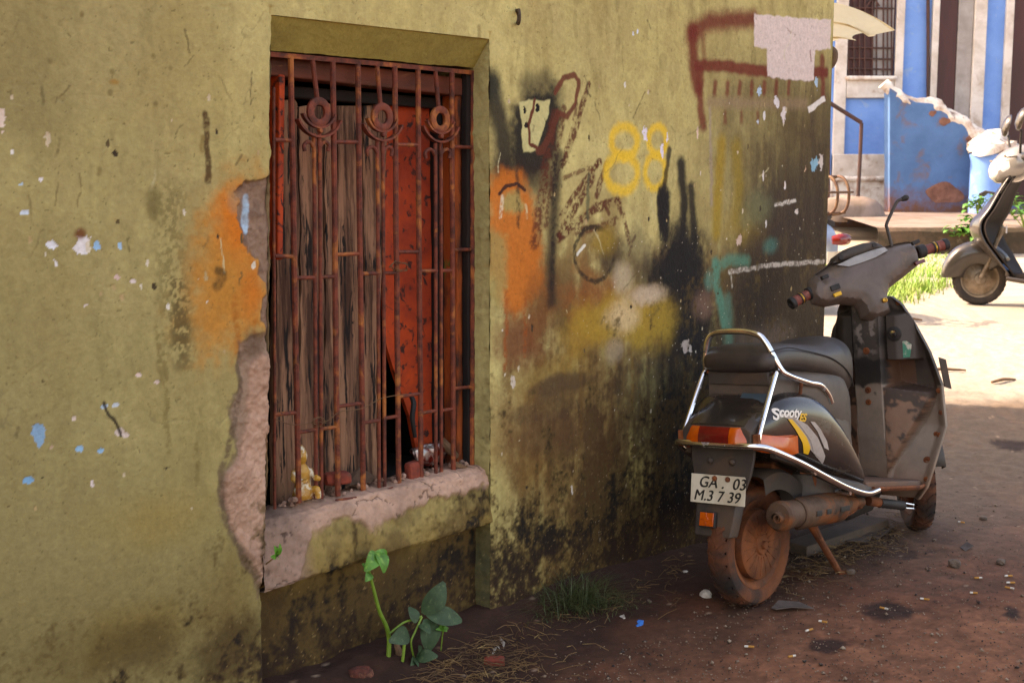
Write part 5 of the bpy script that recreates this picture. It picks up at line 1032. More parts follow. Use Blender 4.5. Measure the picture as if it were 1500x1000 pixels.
rbox('opening', 1239.5, 1308.5, -60, 115.5, M['maroon'], .012, parent=w_, ext_top=.3); rbox('shutter', 1277, 1306, -60, 111, M['pane'], .022, .05, parent=w_, ext_top=.3); rbox('sill', 1237, 1311, 112, 118, M['worn'], .12, parent=w_, bevel=.02)
mb = MB(); gb = lambda u0, v0, u1, v1, r=.011: mb.tube([fx(u0, v0, PBK) + Vector((0, -.045, 0)) - BO, fx(u1, v1, PBK) + Vector((0, -.045, 0)) - BO], r, 6)
for u in (1242, 1250, 1258, 1266, 1277, 1283, 1293, 1299, 1305): gb(u, -60, u - .5, 113)
for v in (-30, 12, 70, 86, 101, 113): gb(1240, v, 1308, v + 1.5)
gb(1266, 14, 1278, -4); gb(1278, -4, 1287, 10); mb.build('grille', M['railiron'], w_)
gb = None
# yard wall with its broken capping, and the round pillar
YW = PBK - .9
pk = [(1303, 128), (1318, 138), (1342, 150), (1366, 152), (1388, 168), (1410, 182), (1428, 200), (1446, 216), (1446, 312), (1303, 312)]
yw = empty('yard_wall', fx(1375, 312, YW)); tag(yw, 'blue stair wall with dirty base and broken white capping in front of the house', 'wall'); yo = Vector(yw.location)
P2 = [(fx(u, v, YW) - yo) for u, v in pk]; MB().prism([(p.x, p.z) for p in P2], lambda a, b, h: Vector((a, h, b)), .25).build('wall', M['bluedull'], yw, bevel=.01)
cp = [(1296, 122), (1308, 134), (1325, 145), (1343, 150), (1362, 150), (1374, 156), (1390, 170), (1408, 180), (1426, 192), (1440, 206), (1446, 222)]
mb = MB(); pts = [fx(u, v, YW) - yo + Vector((0, .08, 0)) for u, v in cp]; mb.tube(pts, [.07, .08, .075, .07, .08, .10, .09, .085, .11, .15, .14], 14, smooth=5)
cpo = mb.build('capping', M['worn'], yw)
def rough_up(o, amp, sc, seed=0):
    me = o.data; co = np.empty(len(me.vertices) * 3, np.float32); me.vertices.foreach_get('co', co); co = co.reshape(-1, 3)
    d = np.stack([fbm(co[:, 0] + co[:, 1] * .7, co[:, 2] + co[:, 1] * .5 + k * 9, sc, 4, seed + k) - .5 for k in range(3)], -1) * amp * 2
    me.vertices.foreach_set('co', (co + d).astype(np.float32).ravel()); me.update()
rough_up(cpo, .05, 9, 311)
for k, (u, v, r) in enumerate(((1366, 166, 5), (1384, 178, 7), (1422, 204, 6), (1384, 284, 18))):   # patches where the paint fell off, slightly sunk rims
    c = fx(u, v, YW) - yo; sc_ = r / 108.
    outl = [(c.x + sc_ * (1 + .2 * math.sin(a * 2 + k)) * math.cos(a) * (1.4 if k > 2 else 1), c.z + sc_ * (.8 + .15 * math.sin(a * 3 + k)) * math.sin(a)) for a in np.linspace(0, 2 * math.pi, 26)[:-1]]
    MB().prism(outl, lambda a, b, h: Vector((a, -h, b)), .006).build('bare_patch', M['barebrick'], yw)
pb_ = fx(1446, 318, YW - .25); ph = fx(1446, 226, YW - .25).z - pb_.z
rp = empty('round_pillar', pb_); tag(rp, 'round blue pillar with a broken white cap behind the silver scooter', 'pillar')
MB().lathe([(.245, 0), (.24, .1), (.235, ph * .9), (.25, ph * .97), (.25, ph)], 40).build('shaft', M['blue'], rp)
mb = MB(); mb.lathe([(.25, ph + .004), (.27, ph + .05), (.26, ph + .11), (.19, ph + .17), (.12, ph + .24), (.06, ph + .28), (.001, ph + .29)], 40); cc = mb.build('cap', M['worn'], rp); rough_up(cc, .11, 6, 321)
# stair rail, concrete lump
rl0 = fx(1258, 303, PF + 2.2); rl = empty('hand_rail', rl0); tag(rl, 'thin brown iron handrail beside the grilled window of the blue house', 'handrail')
q_ = lambda u, v: fx(u, v, PF + 2.2) - rl0
MB().tube([q_(1214, 150), q_(1225, 157), q_(1262, 180)], .026, 8).build('rail', M['railiron'], rl); MB().tube([q_(1262, 180), q_(1260, 230), q_(1256, 304)], .024, 8).build('post', M['railiron'], rl); MB().tube([q_(1214, 150), q_(1213, 310)], .024, 8).build('post', M['railiron'], rl)
lp = fx(1238, 308, PF + 1.9); mb = MB(); mb.lathe([(.46, -.1), (.42, .06), (.34, .13), (.2, .16), (.001, .17)], 26, Matrix.Translation(lp) @ Matrix.Diagonal((1.1, .7, 1.0, 1))); lo_ = mb.build('cement_step', M['slab']); rough_up(lo_, .06, 4, 331); tag(lo_, 'low rounded cement step on the platform under the window', 'step')
# ---- corrugated sheet fixed to the side of the house
sh = []; e0 = Vector(W(S1 + .004, 0, -.25))
dsh = Vector((1, .12, -.06)).normalized()
for i in range(40):
    t = i / 39; row = []
    for j in range(14):
        k = j / 13; base = Vector(hit(1214, 6 + 58 * t, e0, np.array(N))) ; L_ = (.30 - .18 * t + .03 * math.sin(t * 19)) * k
        p = base + dsh * (L_ - .012) + Vector((0, .26 * t, 0)) + Vector((.0, -1, .35)).normalized() * .030 * math.sin(t * 15 + .6) + Vector((0, 0, -.10 * k * k * (1 - t) + .05 * k * t))
        row.append(p)
    sh.append(row)
mb = MB(); mb.loft(sh, close=False); ao = mb.build('awning_sheet', pm('weathered_fibreglass', '#ead9b0', '#cdb888', sc=5, c3='#b8ab70', sc3=4, lo3=.58, hi3=.75, rough=.6, bump=.2, trans=.6)); 
nt_ = ao.data.materials[0].node_tree; bs_ = nt_.nodes['Principled BSDF']; bs_.inputs['Transmission Weight'].default_value = 0; tl_ = nt_.nodes.new('ShaderNodeBsdfTranslucent'); tl_.inputs[0].default_value = (.85, .72, .48, 1); mx_ = nt_.nodes.new('ShaderNodeMixShader'); mx_.inputs[0].default_value = .55
nt_.links.new(bs_.outputs[0], mx_.inputs[1]); nt_.links.new(tl_.outputs[0], mx_.inputs[2]); nt_.links.new(mx_.outputs[0], nt_.nodes['Material Output'].inputs[0])
tag(ao, 'small cream corrugated sheet sticking out past the house corner', 'awning')
a0 = Vector(hit(1213, 82, e0, np.array(N))); mb = MB(); mb.tube([a0 + Vector((0, 0, .03)), a0 + Vector((.02, 0, .012)), a0 + Vector((.022, 0, -.02)), a0 + Vector((.012, 0, -.05))], [.02, .024, .02, .012], 10, smooth=3); br = mb.build('pipe_elbow', pm('old_pipe', '#6e5540', '#4f3a2a', sc=20, rough=.8, bump=.3)); tag(br, 'short rusty pipe elbow on the house corner below the corrugated sheet', 'pipe')
# ================================================================ SILVER SCOOTER ON THE RIGHT
M['silverc'] = pm('silver_cowl_paint', '#8f8a86', '#7f7a75', sc=3, rough=.25, metal=.3, bump=.02, coat=.5); M['silverp'] = pm('silver_paint', '#403a36', '#38332f', sc=3, rough=.28, metal=.4, bump=.02, coat=.4); M['bronze'] = pm('dark_bronze_paint', '#3f3732', '#362e2a', sc=3, rough=.3, metal=.4, bump=.02, coat=.4); M['inner'] = pm('dark_inner_plastic', '#261f1b', '#302722', sc=5, spec=.25, rough=.75, bump=.1)
M['lamp'] = pm('lamp_glass', '#d5d2cf', rough=.08, bump=0, coat=1.); M['alloy'] = pm('dusty_alloy_rim', '#8a7a68', '#6b5a48', sc=12, rough=.5, metal=.4, bump=.2); M['tyre2'] = pm('dusty_tyre', '#2a2522', '#3f342c', sc=8, rough=.9, bump=.4)
g0 = Vector(ground_px(1432, 446)); h2 = Vector((-.84, .54, 0)).normalized(); l2 = Vector((-h2.y, h2.x, 0)); l2 = (l2 + Vector((0, 0, .06))).normalized()
s2 = empty('parked_scooter'); s2.matrix_basis = frame(g0, h2, l2, h2.cross(l2)); tag(s2, 'silver scooter with white headlamp cowl and round mirror parked in the sun', 'scooter', 'scooters parked in the street')
FR = Matrix.Rotation(.40, 4, 'Z')
wheel(s2, Vector((0, 0, .205)), FR, .205, .09, M['tyre2'], M['alloy'], 6); wheel(s2, Vector((-1.24, 0, .215)), Matrix.Identity(4), .215, .09, M['tyre2'], M['alloy'], 6)
mb = MB(); rings = []
for k in range(18):
    t = R(-2 + 150 * k / 17); ww = .055 + .035 * math.sin(math.pi * k / 17); tip = max(0, (6 - k) / 6); rings.append([FR @ Vector((r_f * math.cos(t) + .02, y, .215 + r_f * math.sin(t))) for y, r_f in ((-ww * .98, .11), (-ww * 1.05, .25), (-ww * .6, .285 - .02 * tip), (0, .292 - .02 * tip), (ww * .6, .285 - .02 * tip), (ww * 1.05, .25), (ww * .98, .11))])
mb.loft(rings, close=False); fo = mb.build('front_fender', M['silverp'], s2, angle=60); fo.modifiers.new('thick', 'SOLIDIFY').thickness = .005
for sd in (-1, 1): MB().tube([FR @ Vector((0, sd * .065, .215)), FR @ Vector((-.06, sd * .062, .36)), (-.16, sd * .04, .62)], .017, 10).build('fork', M['alloy'], s2)
AP = spl([(.20, -.27, .13, .02), (.26, -.25, .20, .03), (.38, -.17, .25, .09), (.52, -.075, .29, .13), (.64, -.05, .29, .14), (.76, -.11, .26, .11), (.90, -.16, .20, .06), (1.02, -.22, .16, .05)], 4)
def apron(off, m, name):
    mb = MB(); rings = []
    for z, x, w, bow in AP: rings.append([Vector((x + bow * (1 - (a) ** 2) * (1.0 if off == 0 else .75) - off, a * (w - off * .3), z)) for a in np.linspace(-1, 1, 21)])
    mb.loft(rings, close=False); o = mb.build(name, m, s2, angle=70); so = o.modifiers.new('thick', 'SOLIDIFY'); so.thickness = .012; return o
apron(0, M['bronze'], 'front_apron'); apron(.035, M['inner'], 'leg_shield')
mb = MB(); mb.loft([ell(Vector((x, 0, z)), Y, Z3, w, h, 4, 24) for x, z, w, h in ((-.22, .255, .12, .03), (-.30, .235, .17, .035), (-.55, .23, .17, .035), (-.66, .24, .14, .05))]); mb.build('floor_board', M['inner'], s2)
mb = MB(); mb.tube([(-.25, .175, .22), (-.4, .18, .20), (-.66, .17, .215)], .022, 10, squash=.7); mb.tube([(-.25, -.175, .22), (-.4, -.18, .20), (-.66, -.17, .215)], .022, 10, squash=.7); mb.build('side_trim', M['bronze'], s2)
MB().loft(body(spl([(-.60, .10, .26, .62), (-.70, .15, .26, .72), (-.95, .19, .30, .74), (-1.25, .18, .42, .76), (-1.5, .12, .55, .76), (-1.62, .05, .64, .74)]), 2.8)).build('side_panel', M['bronze'], s2, angle=60)
MB().loft(body(spl([(-.62, .10, .70, .76), (-.75, .14, .70, .81), (-1.0, .15, .71, .80), (-1.15, .15, .72, .84), (-1.5, .13, .73, .84), (-1.58, .08, .76, .81)]), 3)).build('seat', M['seat'], s2, angle=60)
cw2 = []
for x, z, w, h in spl([(.0, .93, .05, .035), (-.02, .945, .10, .07), (-.07, .975, .135, .10), (-.14, 1.0, .16, .115), (-.21, 1.03, .15, .10), (-.28, 1.05, .11, .06), (-.31, 1.06, .06, .03)], 3): cw2.append(ell(Vector((x - .06, 0, z)), Y, Vector((.25, 0, 1)).normalized(), w, h, 2.4, 28))
hb2 = empty('handlebar'); hb2.parent = s2; hb2.matrix_basis = Matrix.Translation((-.22, 0, -.11)) @ Matrix.Rotation(.38, 4, 'Z') @ Matrix.Scale(1.22, 4) @ Matrix.Translation((.2, 0, 0))
MB().loft(cw2).build('cowl', M['silverc'], hb2, angle=70)
MB().loft([ell(Vector((x - .056, 0, z)), Y, Vector((.25, 0, 1)).normalized(), w, h, 2.2, 28) for x, z, w, h in ((.012, .935, .03, .025), (-.005, .945, .085, .055), (-.05, .968, .126, .082), (-.085, .985, .142, .09), (-.088, .985, .12, .07))]).build('headlamp', M['lamp'], hb2, angle=70)
for sd in (-1, 1):
    MB().tube([(-.21, sd * .12, 1.03), (-.25, sd * .24, 1.045), (-.27, sd * .35, 1.045)], [.018, .019, .02], 12).build('grip', M['rubber'], hb2)
    MB().tube([(-.20, sd * .14, 1.06), (-.19, sd * .19, 1.13), (-.185, sd * .22, 1.20)], .008, 8, smooth=3).build('mirror_stalk', M['rubber'], hb2)
    mz = frame(Vector((-.18, sd * .235, 1.265)), Y, (Z3 + X * -.2).normalized(), X); MB().lathe([(.001, .035), (.03, .032), (.052, .018), (.06, 0), (.055, -.006), (.001, -.006)], 24, mz @ Matrix.Diagonal((1, 1.25, 1, 1))).build('mirror', M['bronze'], hb2)
    MB().tube([(-.18, sd * .15, 1.04), (-.1, sd * .20, 1.03), (-.09, sd * .27, 1.035)], .006, 8, smooth=3).build('brake_lever', M['alloy'], hb2)
MB().loft([[Vector((x, y, z)) for y, z in ((-.06, z0), (.06, z0), (.06, z0 + .018), (-.06, z0 + .018))] for x, z0 in ((-.14, .86), (-.02, .885), (.03, .86))]).build('number_plate_bracket', M['rubber'], s2, bevel=.003)
MB().prism([(-.02, -.03), (.02, -.03), (.02, .03), (-.02, .03)], lambda a, b, h: Vector((-.205 - h, .10 + a, .60 + b)), .003).build('sticker', M['whitewash'], s2)
# ================================================================ SCOOTER HALF HIDDEN BEHIND THE CORNER
M['paleb'] = pm('pale_blue_paint', '#9fb0c4', '#8a9bb0', sc=3, rough=.35, bump=.02, coat=.3); M['rustrack'] = pm('rusty_rack', '#54382a', '#6e5038', sc=14, rough=.6, metal=.3, bump=.3)
t0 = Vector(ground_px(1196, 462)); h3 = Vector((-.55, .83, 0)).normalized(); l3 = Vector((-h3.y, h3.x, 0))
s3 = empty('parked_scooter'); s3.matrix_basis = frame(t0, h3, l3, Z3); tag(s3, 'pale scooter with rusty rear rack, mostly hidden behind the house corner', 'scooter', 'scooters parked in the street')
wheel(s3, Vector((.25, 0, .21)), Matrix.Identity(4), .21, .09, M['tyre2'], M['alloy'], 6); wheel(s3, Vector((1.47, 0, .21)), Matrix.Identity(4), .21, .09, M['tyre2'], M['alloy'], 6)
MB().loft(body(spl([(-.12, .08, .44, .62), (-.02, .13, .38, .70), (.25, .18, .33, .74), (.6, .17, .28, .72), (.75, .12, .28, .62)]), 2.8)).build('side_panel', M['paleb'], s3, angle=60)
MB().loft(body(spl([(-.04, .09, .72, .78), (.1, .13, .70, .81), (.45, .14, .69, .80), (.75, .11, .66, .77)]), 3)).build('seat', M['seat'], s3, angle=60)
mb = MB(); mb.tube([(-.20, -.075, .58), (-.23, -.04, .585), (-.235, 0, .587), (-.23, .04, .585), (-.20, .075, .58)], [.03, .042, .045, .042, .03], 14); mb.build('tail_lamp', M['redlens'], s3)
px_ = frame(Vector((-.19, -.0, .44)), -Y, Z3, -X); pl3 = MB().prism([(-.11, -.055), (.11, -.055), (.11, .055), (-.11, .055)], lambda a, b, h: px_ @ Vector((a, b, h)), .003).build('number_plate', M['plate'], s3)
MB().loft([ell(Vector((x, 0, z)), Y, X, w, .02, 4, 18) for x, z, w in ((-.17, .40, .075), (-.23, .30, .09), (-.28, .20, .085))]).build('mud_flap', M['paleb'], s3)
mb = MB(); mb.loft([ell(Vector((x, 0, z)), Y, Z3, .15, .03, 3, 20) for x, z in ((-.02, .69), (.0, .70))]); mb.build('rack_base', M['rubber'], s3)
rk = empty('rear_rack'); rk.parent = s3
for dy in (-.12, .0, .12):
    MB().tube([(-.02, dy, .76), (-.12, dy, .78), (-.165, dy, .84), (-.17, dy, .95), (-.12, dy, 1.03), (-.05, dy, 1.045), (0, dy, 1.02)], .0115, 10, smooth=4).build('hoop', M['rustrack'], rk)
for x, z in ((-.172, .93), (-.05, 1.045), (-.1, .775)): MB().tube([(x, -.165, z), (x, .14, z)], .009, 8).build('cross_tube', M['rustrack'], rk)
MB().loft([ell(Vector((x, 0, z)), Y, X, w, .05, 3, 18) for x, z, w in ((1.2, .2, .13), (1.38, .5, .22), (1.33, .75, .18), (1.25, .95, .1))]).build('leg_shield', M['paleb'], s3, angle=60)
MB().loft([ell(Vector((x, 0, z)), Y, Z3, w, h, 2.4, 20) for x, z, w, h in ((1.45, .96, .05, .04), (1.36, 1.0, .13, .09), (1.24, 1.03, .1, .07), (1.18, 1.04, .05, .03))]).build('cowl', M['paleb'], s3, angle=60); MB().loft([ell(Vector((x, 0, .25)), Y, Z3, .15, .03, 4, 16) for x in (.7, 1.25)]).build('floor_board', M['rubber'], s3)
# ================================================================ GREENERY
def blades(pts, lens, w, lean, name, m, seed=1, curl=.6):
    rg = random.Random(seed); mb = MB()
    for (p, L) in zip(pts, lens):
        a = rg.uniform(0, 6.28); d = Vector((math.cos(a), math.sin(a), 0)); sd = Vector((-d.y, d.x, 0)); ww = w * rg.uniform(.6, 1.2); ln = lean * rg.uniform(.2, 1.3); vs = []
        for k in range(4):
            t = k / 3; c = Vector(p) + d * L * ln * t * t + Vector((0, 0, L * (t - curl * ln * .5 * t * t))); vs += [c - sd * ww * (1 - t * .95), c + sd * ww * (1 - t * .95)]
        mb.add(vs, [(0, 1, 3, 2), (2, 3, 5, 4), (4, 5, 7, 6)])
    return mb.build(name, m, fix=False)
rg = random.Random(11); pts = []; ln = []
while len(pts) < 5200:
    u = rg.uniform(1190, 1432); v = rg.uniform(374, 452)
    lim = np.interp(u, [1190, 1290, 1330, 1380, 1432], [436, 446, 440, 424, 404])
    if v > lim + rg.gauss(0, 5): continue
    P = ground_px(u, v)
    if P[1] > PF + .05 or float(fbm(np.array([P[0]]), np.array([P[1]]), 1.5, 3, 401)[0]) < .36: continue
    pts.append(P - np.array([0, 0, .01])); ln.append(rg.uniform(.05, .15) * (.5 if P[1] > PF - 2. else 1))
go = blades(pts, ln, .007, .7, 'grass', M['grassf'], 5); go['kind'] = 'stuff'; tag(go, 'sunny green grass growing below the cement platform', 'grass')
def leaf(mb, base, tip, w, nrm, droop=.15, n=7, fold=.25):
    base, tip = Vector(base), Vector(tip); d = tip - base; L = d.length; sd = d.cross(Vector(nrm)).normalized(); up_ = sd.cross(d).normalized(); vs = []
    for k in range(n + 1):
        t = k / n; ww = w * (math.sin(math.pi * min(1, t * .92 + .03)) ** .8) * (1 - .35 * t) * 1.15; c = base + d * t + up_ * (L * droop * (math.sin(math.pi * t * .9) - t)); zz = up_ * ww * fold
        vs += [c - sd * ww + zz, c, c + sd * ww + zz]
    mb.add(vs, [f for k in range(n) for f in ((3 * k, 3 * k + 1, 3 * k + 4, 3 * k + 3), (3 * k + 1, 3 * k + 2, 3 * k + 5, 3 * k + 4))])
def weed(u, v, y, h, n, label, seed):
    c = fx(u, v, y); rg = random.Random(seed); w0 = empty('weed', c); tag(w0, label, 'plant', 'weeds along the platform'); lm = MB(); sm = MB()
    for k in range(n):
        a = rg.uniform(0, 6.28); r = rg.uniform(.05, h * .9); top = Vector((math.cos(a) * r, math.sin(a) * r * .6, rg.uniform(.3, 1) * h)); sm.tube([(0, 0, 0), top * .5 + Vector((0, 0, .05)), top], .005, 5)
        for j in range(5):
            b = rg.uniform(0, 6.28); q = top + Vector((rg.uniform(-.06, .06), rg.uniform(-.06, .06), rg.uniform(-.08, .03))); leaf(lm, q, q + Vector((math.cos(b) * .1, math.sin(b) * .1, rg.uniform(-.05, .04))), .035, (0, 0, 1))
    lm.build('foliage', M['weed'], w0, fix=False); sm.build('stems', M['stem'], w0, fix=False)
weed(1412, 346, PF - .08, .13, 8, 'leafy green weed against the platform front, left of the silver scooter', 1); weed(1432, 338, PF - .1, .2, 12, 'taller weed behind the fender of the silver scooter', 2); weed(1432, 316, PF + 1.2, .26, 8, 'bushy weed at the foot of the round blue pillar', 3); weed(1500, 335, PF + .1, .42, 10, 'weed showing behind the seat gap of the silver scooter at the frame edge', 4)
# grass tuft by the wall
def wq(u, v, q): return Vector(W(*wp(u, v, q), q))
pts = []; ln = []
for k in range(1100):
    u = rg.gauss(838, 50); v = 895 + (u - 835) * -.12 + rg.gauss(0, 9); P = ground_px(u, v)
    if wall_q(P[0], P[1]) < .02: P = P + N * (.04 - float(wall_q(P[0], P[1])) + rg.uniform(0, .07))
    P[2] = float(zg(P[0], P[1])) + .01; pts.append(P); ln.append(rg.uniform(.05, .17) * math.exp(-((u - 835) / 75) ** 2))
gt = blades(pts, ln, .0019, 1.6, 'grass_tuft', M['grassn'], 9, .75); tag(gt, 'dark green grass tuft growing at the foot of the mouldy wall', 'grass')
# sapling: tall stem with a fresh drooping top
SQ = .035
sp_ = empty('sapling', wq(570, 985, SQ)); so3 = Vector(sp_.location); tag(sp_, 'thin green seedling with bright drooping top leaves under the window sill', 'plant')
Q = lambda u, v, q=SQ: wq(u, v, q) - so3
MB().tube([Q(565, 1000), Q(570, 945), Q(567, 920), Q(556, 895), Q(548, 865), Q(541, 838)], [.0068, .0066, .006, .0052, .0046, .004], 10, smooth=5).build('stem', M['stem'], sp_)
for (u0, v0, u1, v1, w, q1) in ((550, 808, 538, 834, .024, .06), (551, 808, 565, 836, .022, .075), (551, 807, 569, 822, .017, .03), (549, 812, 551, 832, .013, .05), (541, 838, 532, 824, .014, .02), (541, 838, 537, 850, .014, .05)):
    lm = MB(); leaf(lm, Q(u0, v0), Q(u1, v1, q1), w, N + np.array([0, 0, .6]), .25); lm.build('leaf', M['leaf'], sp_, fix=False)
MB().tube([Q(541, 838), Q(540, 822), Q(545, 811), Q(551, 807)], .0035, 8, smooth=4).build('stem', M['stem'], sp_)
bp_ = empty('leafy_plant', wq(590, 990, .06)); bo = Vector(bp_.location); tag(bp_, 'low plant with broad dark leaves beside the tall green seedling', 'plant')
B = lambda u, v, q=.07: wq(u, v, q) - bo
MB().tube([B(570, 928, .04), B(590, 912, .05), B(605, 907, .06), B(618, 902, .07)], .0032, 8, smooth=5).build('stem', M['stem'], bp_); MB().tube([B(583, 995, .06), B(590, 965), B(593, 930), B(591, 930)], .0045, 8, smooth=4).build('stem', M['stem'], bp_); MB().tube([B(606, 962), B(602, 940), B(608, 925), B(618, 903)], .003, 8, smooth=4).build('stem', M['stem'], bp_)
for (u0, v0, u1, v1, w, q1, mm) in ((619, 898, 652, 853, .037, .10, 0), (624, 899, 678, 908, .030, .13, 0), (609, 912, 600, 888, .020, .05, 0), (622, 906, 630, 955, .042, .09, 0), (614, 914, 630, 926, .018, .11, 0), (598, 926, 573, 938, .027, .10, 0), (610, 960, 615, 946, .016, .10, 1), (609, 962, 640, 960, .021, .13, 1), (607, 964, 620, 982, .021, .12, 1), (607, 962, 603, 975, .014, .1, 1), (632, 918, 644, 926, .014, .05, 0)):
    lm = MB(); leaf(lm, B(u0, v0), B(u1, v1, q1), w, N + np.array([0, 0, .45]), .12); lm.build('leaf', M['darkleaf'], bp_, fix=False)
mb = MB(); s4 = empty('sprout', wq(391, 823, .03)); s4o = Vector(s4.location); tag(s4, 'tiny bright sprout growing from the broken cement below the window corner', 'plant')
MB().tube([wq(389, 826, .0) - s4o, wq(397, 820, .03) - s4o, wq(404, 812, .035) - s4o, wq(406, 800, .04) - s4o], .0022, 6, smooth=3).build('stem', M['straw'], s4)
lm = MB(); [leaf(lm, wq(405, 814, .036) - s4o, wq(u, v, .05) - s4o, .008, N) for u, v in ((398, 815), (408, 817), (403, 800), (411, 797), (409, 806))]; lm.build('foliage', M['leaf'], s4, fix=False)
s5_ = empty('sprout', wq(646, 940, .08)); s5o = Vector(s5_.location); tag(s5_, 'small green sprout standing between the dark leaves and the wall corner', 'plant')
MB().tube([wq(646, 952, .08) - s5o, wq(648, 930, .085) - s5o, wq(650, 920, .09) - s5o], .002, 6).build('stem', M['stem'], s5_); lm = MB(); [leaf(lm, wq(649, 921, .09) - s5o, wq(u, v, .1) - s5o, .007, N + np.array([0, 0, .5])) for u, v in ((640, 921), (657, 919), (650, 914), (645, 916), (655, 924))]; lm.build('foliage', M['leaf'], s5_, fix=False)
# ================================================================ THINGS ON THE WINDOW SILL
def lump(name, c, dims, m, label, cat, seed, amp=.25, sc=30, group=None, rot=0):
    bm = bmesh.new(); bmesh.ops.create_icosphere(bm, subdivisions=4, radius=1.); me = bpy.data.meshes.new(name); bm.to_mesh(me); bm.free()
    co = np.empty(len(me.vertices) * 3, np.float32); me.vertices.foreach_get('co', co); co = co.reshape(-1, 3)
    n = fbm(co[:, 0] + co[:, 2] * .6, co[:, 1] - co[:, 2] * .7, 1.6, 4, seed) - .5; co = np.sign(co) * np.abs(co) ** (.42 if 'brick_piece' in name else .8) * (1 + 2 * amp * n[:, None])
    q = np.round(co * 3) / 3; co = co * .75 + q * .25; co = co * np.array(dims) / 2; me.vertices.foreach_set('co', co.astype(np.float32).ravel()); me.update()
    me.polygons.foreach_set('use_smooth', np.ones(len(me.polygons), bool)); me.materials.append(m); o = bpy.data.objects.new(name, me); col.objects.link(o); o.location = c; o.rotation_euler = (0, 0, rot); o.data.set_sharp_from_angle(angle=R(30)); tag(o, label, cat, group); return o
M['gilt'] = pm('worn_gilt_plaster', '#c08a34', '#a8752c', sc=30, c3='#d8cbb0', sc3=40, lo3=.5, hi3=.62, rough=.45, bump=.2); M['brick'] = pm('red_brick', '#8a3824', '#6a2a1c', sc=40, c3='#5a3a2a', sc3=50, lo3=.6, hi3=.7, rough=.9, bump=.6); M['card'] = pm('brown_card', '#5d4331', '#4a3324', sc=12, rough=.85, bump=.3)
M['foil'] = pm('crumpled_foil', '#b8b0a8', '#6e1c10', sc=18, lo=.42, hi=.56, rough=.2, metal=.7, bump=.6, bsc=60); M['twig'] = pm('dry_twig', '#7a5a40', '#59402c', sc=30, rough=.9, bump=.5); M['paper'] = pm('litter_paper', '#c9c0b4', '#a8998a', sc=30, rough=.8, bump=.2); M['stone'] = pm('grey_stone', '#6a5648', '#4f4036', sc=30, rough=.95, bump=.6); M['wire'] = pm('thin_wire', '#7a5638', '#5a3d28', sc=50, rough=.7, metal=.4, bump=.1)
# figurine: one modelled body, seated with folded arms
fgc = wq(444, 730, -.10); fr = frame(fgc, Vector(T), Vector(N) * -1, Z3) @ Matrix.Rotation(-.35, 4, 'Z')
mb = MB(); mb.loft([ell(fr @ Vector((x, y, z)), fr.to_3x3() @ X, fr.to_3x3() @ Y, a, b, 2.3, 20) for x, y, z, a, b in ((0, 0, 0, .028, .02), (0, 0, .012, .03, .022), (0, 0, .03, .024, .018), (0, 0, .055, .021, .016), (-.002, 0, .075, .024, .016), (-.002, 0, .088, .018, .013), (-.002, 0, .096, .009, .009), (-.002, 0, .104, .013, .013), (-.002, -.001, .118, .0155, .015), (-.002, 0, .13, .013, .013), (-.002, 0, .142, .007, .007), (-.002, 0, .148, .002, .002))])
mb.tube([fr @ Vector(p) for p in ((-.024, -.002, .08), (-.03, -.012, .058), (-.012, -.022, .05), (.006, -.024, .055))], [.008, .0075, .006, .006], 10, smooth=4); mb.tube([fr @ Vector(p) for p in ((.02, -.002, .08), (.03, -.012, .06), (.036, -.024, .056), (.024, -.03, .062))], [.008, .0075, .007, .009], 10, smooth=4)
mb.tube([fr @ Vector(p) for p in ((-.02, -.008, .02), (-.024, -.026, .03), (-.022, -.03, .004))], [.011, .01, .008], 10, smooth=4); mb.tube([fr @ Vector(p) for p in ((.02, -.008, .02), (.03, -.026, .028), (.032, -.03, .004))], [.011, .01, .008], 10, smooth=4)
fo = mb.build('figurine', M['gilt'], fix=True); fo.modifiers.new('merge', 'REMESH').voxel_size = .0022; fo.modifiers['merge'].use_smooth_shade = True; tag(fo, 'small worn golden figurine standing behind the grille at the left of the sill', 'figurine')
lump('brick_piece', wq(493, 700, -.10), (.075, .045, .032), M['brick'], 'oblong red brick piece lying behind the grille near the figurine', 'brick', 3, .12, rot=.5)
lump('brick_piece', wq(605, 689, -.085), (.05, .03, .055), M['brick'], 'upright red brick piece on the sill in front of the foil wrapper', 'brick', 5, .12, rot=.9)
lump('foil_wrapper', wq(628, 664, -.13), (.12, .05, .065), M['foil'], 'crumpled shiny foil wrapper on the sill near the red board', 'wrapper', 8, .3, rot=.7)
mb = MB(); cpx = [wq(500, 708, -.11), wq(528, 684, -.14), wq(549, 697, -.11), wq(545, 706, -.09), wq(510, 711, -.09)]; mb.add([p for p in cpx] + [p + Vector(N) * -.006 for p in cpx], [(0, 1, 2, 3, 4), (9, 8, 7, 6, 5)] + [(i, (i + 1) % 5, (i + 1) % 5 + 5, i + 5) for i in range(5)]); tag(mb.build('cardboard_scrap', M['card'], smooth=False), 'torn brown cardboard scrap behind the middle grille bars', 'cardboard')
mb = MB(); wbv = [wq(659, 676, -.09), wq(693, 690, -.05)]; mb.tube([wbv[0], wbv[0].lerp(wbv[1], .5) + Vector((0, 0, .002)), wbv[1]], [.009, .0085, .008], 4); tag(mb.build('wood_stick', M['twig']), 'short square wooden stick at the right end of the sill', 'stick')
mb = MB(); mb.tube([wq(646, 644, -.12), wq(655, 655, -.11), wq(668, 668, -.11)], [.012, .015, .01], 10, smooth=4); tag(mb.build('dry_bone_stick', M['twig']), 'pale broken branch lying behind the right grille bars', 'branch')
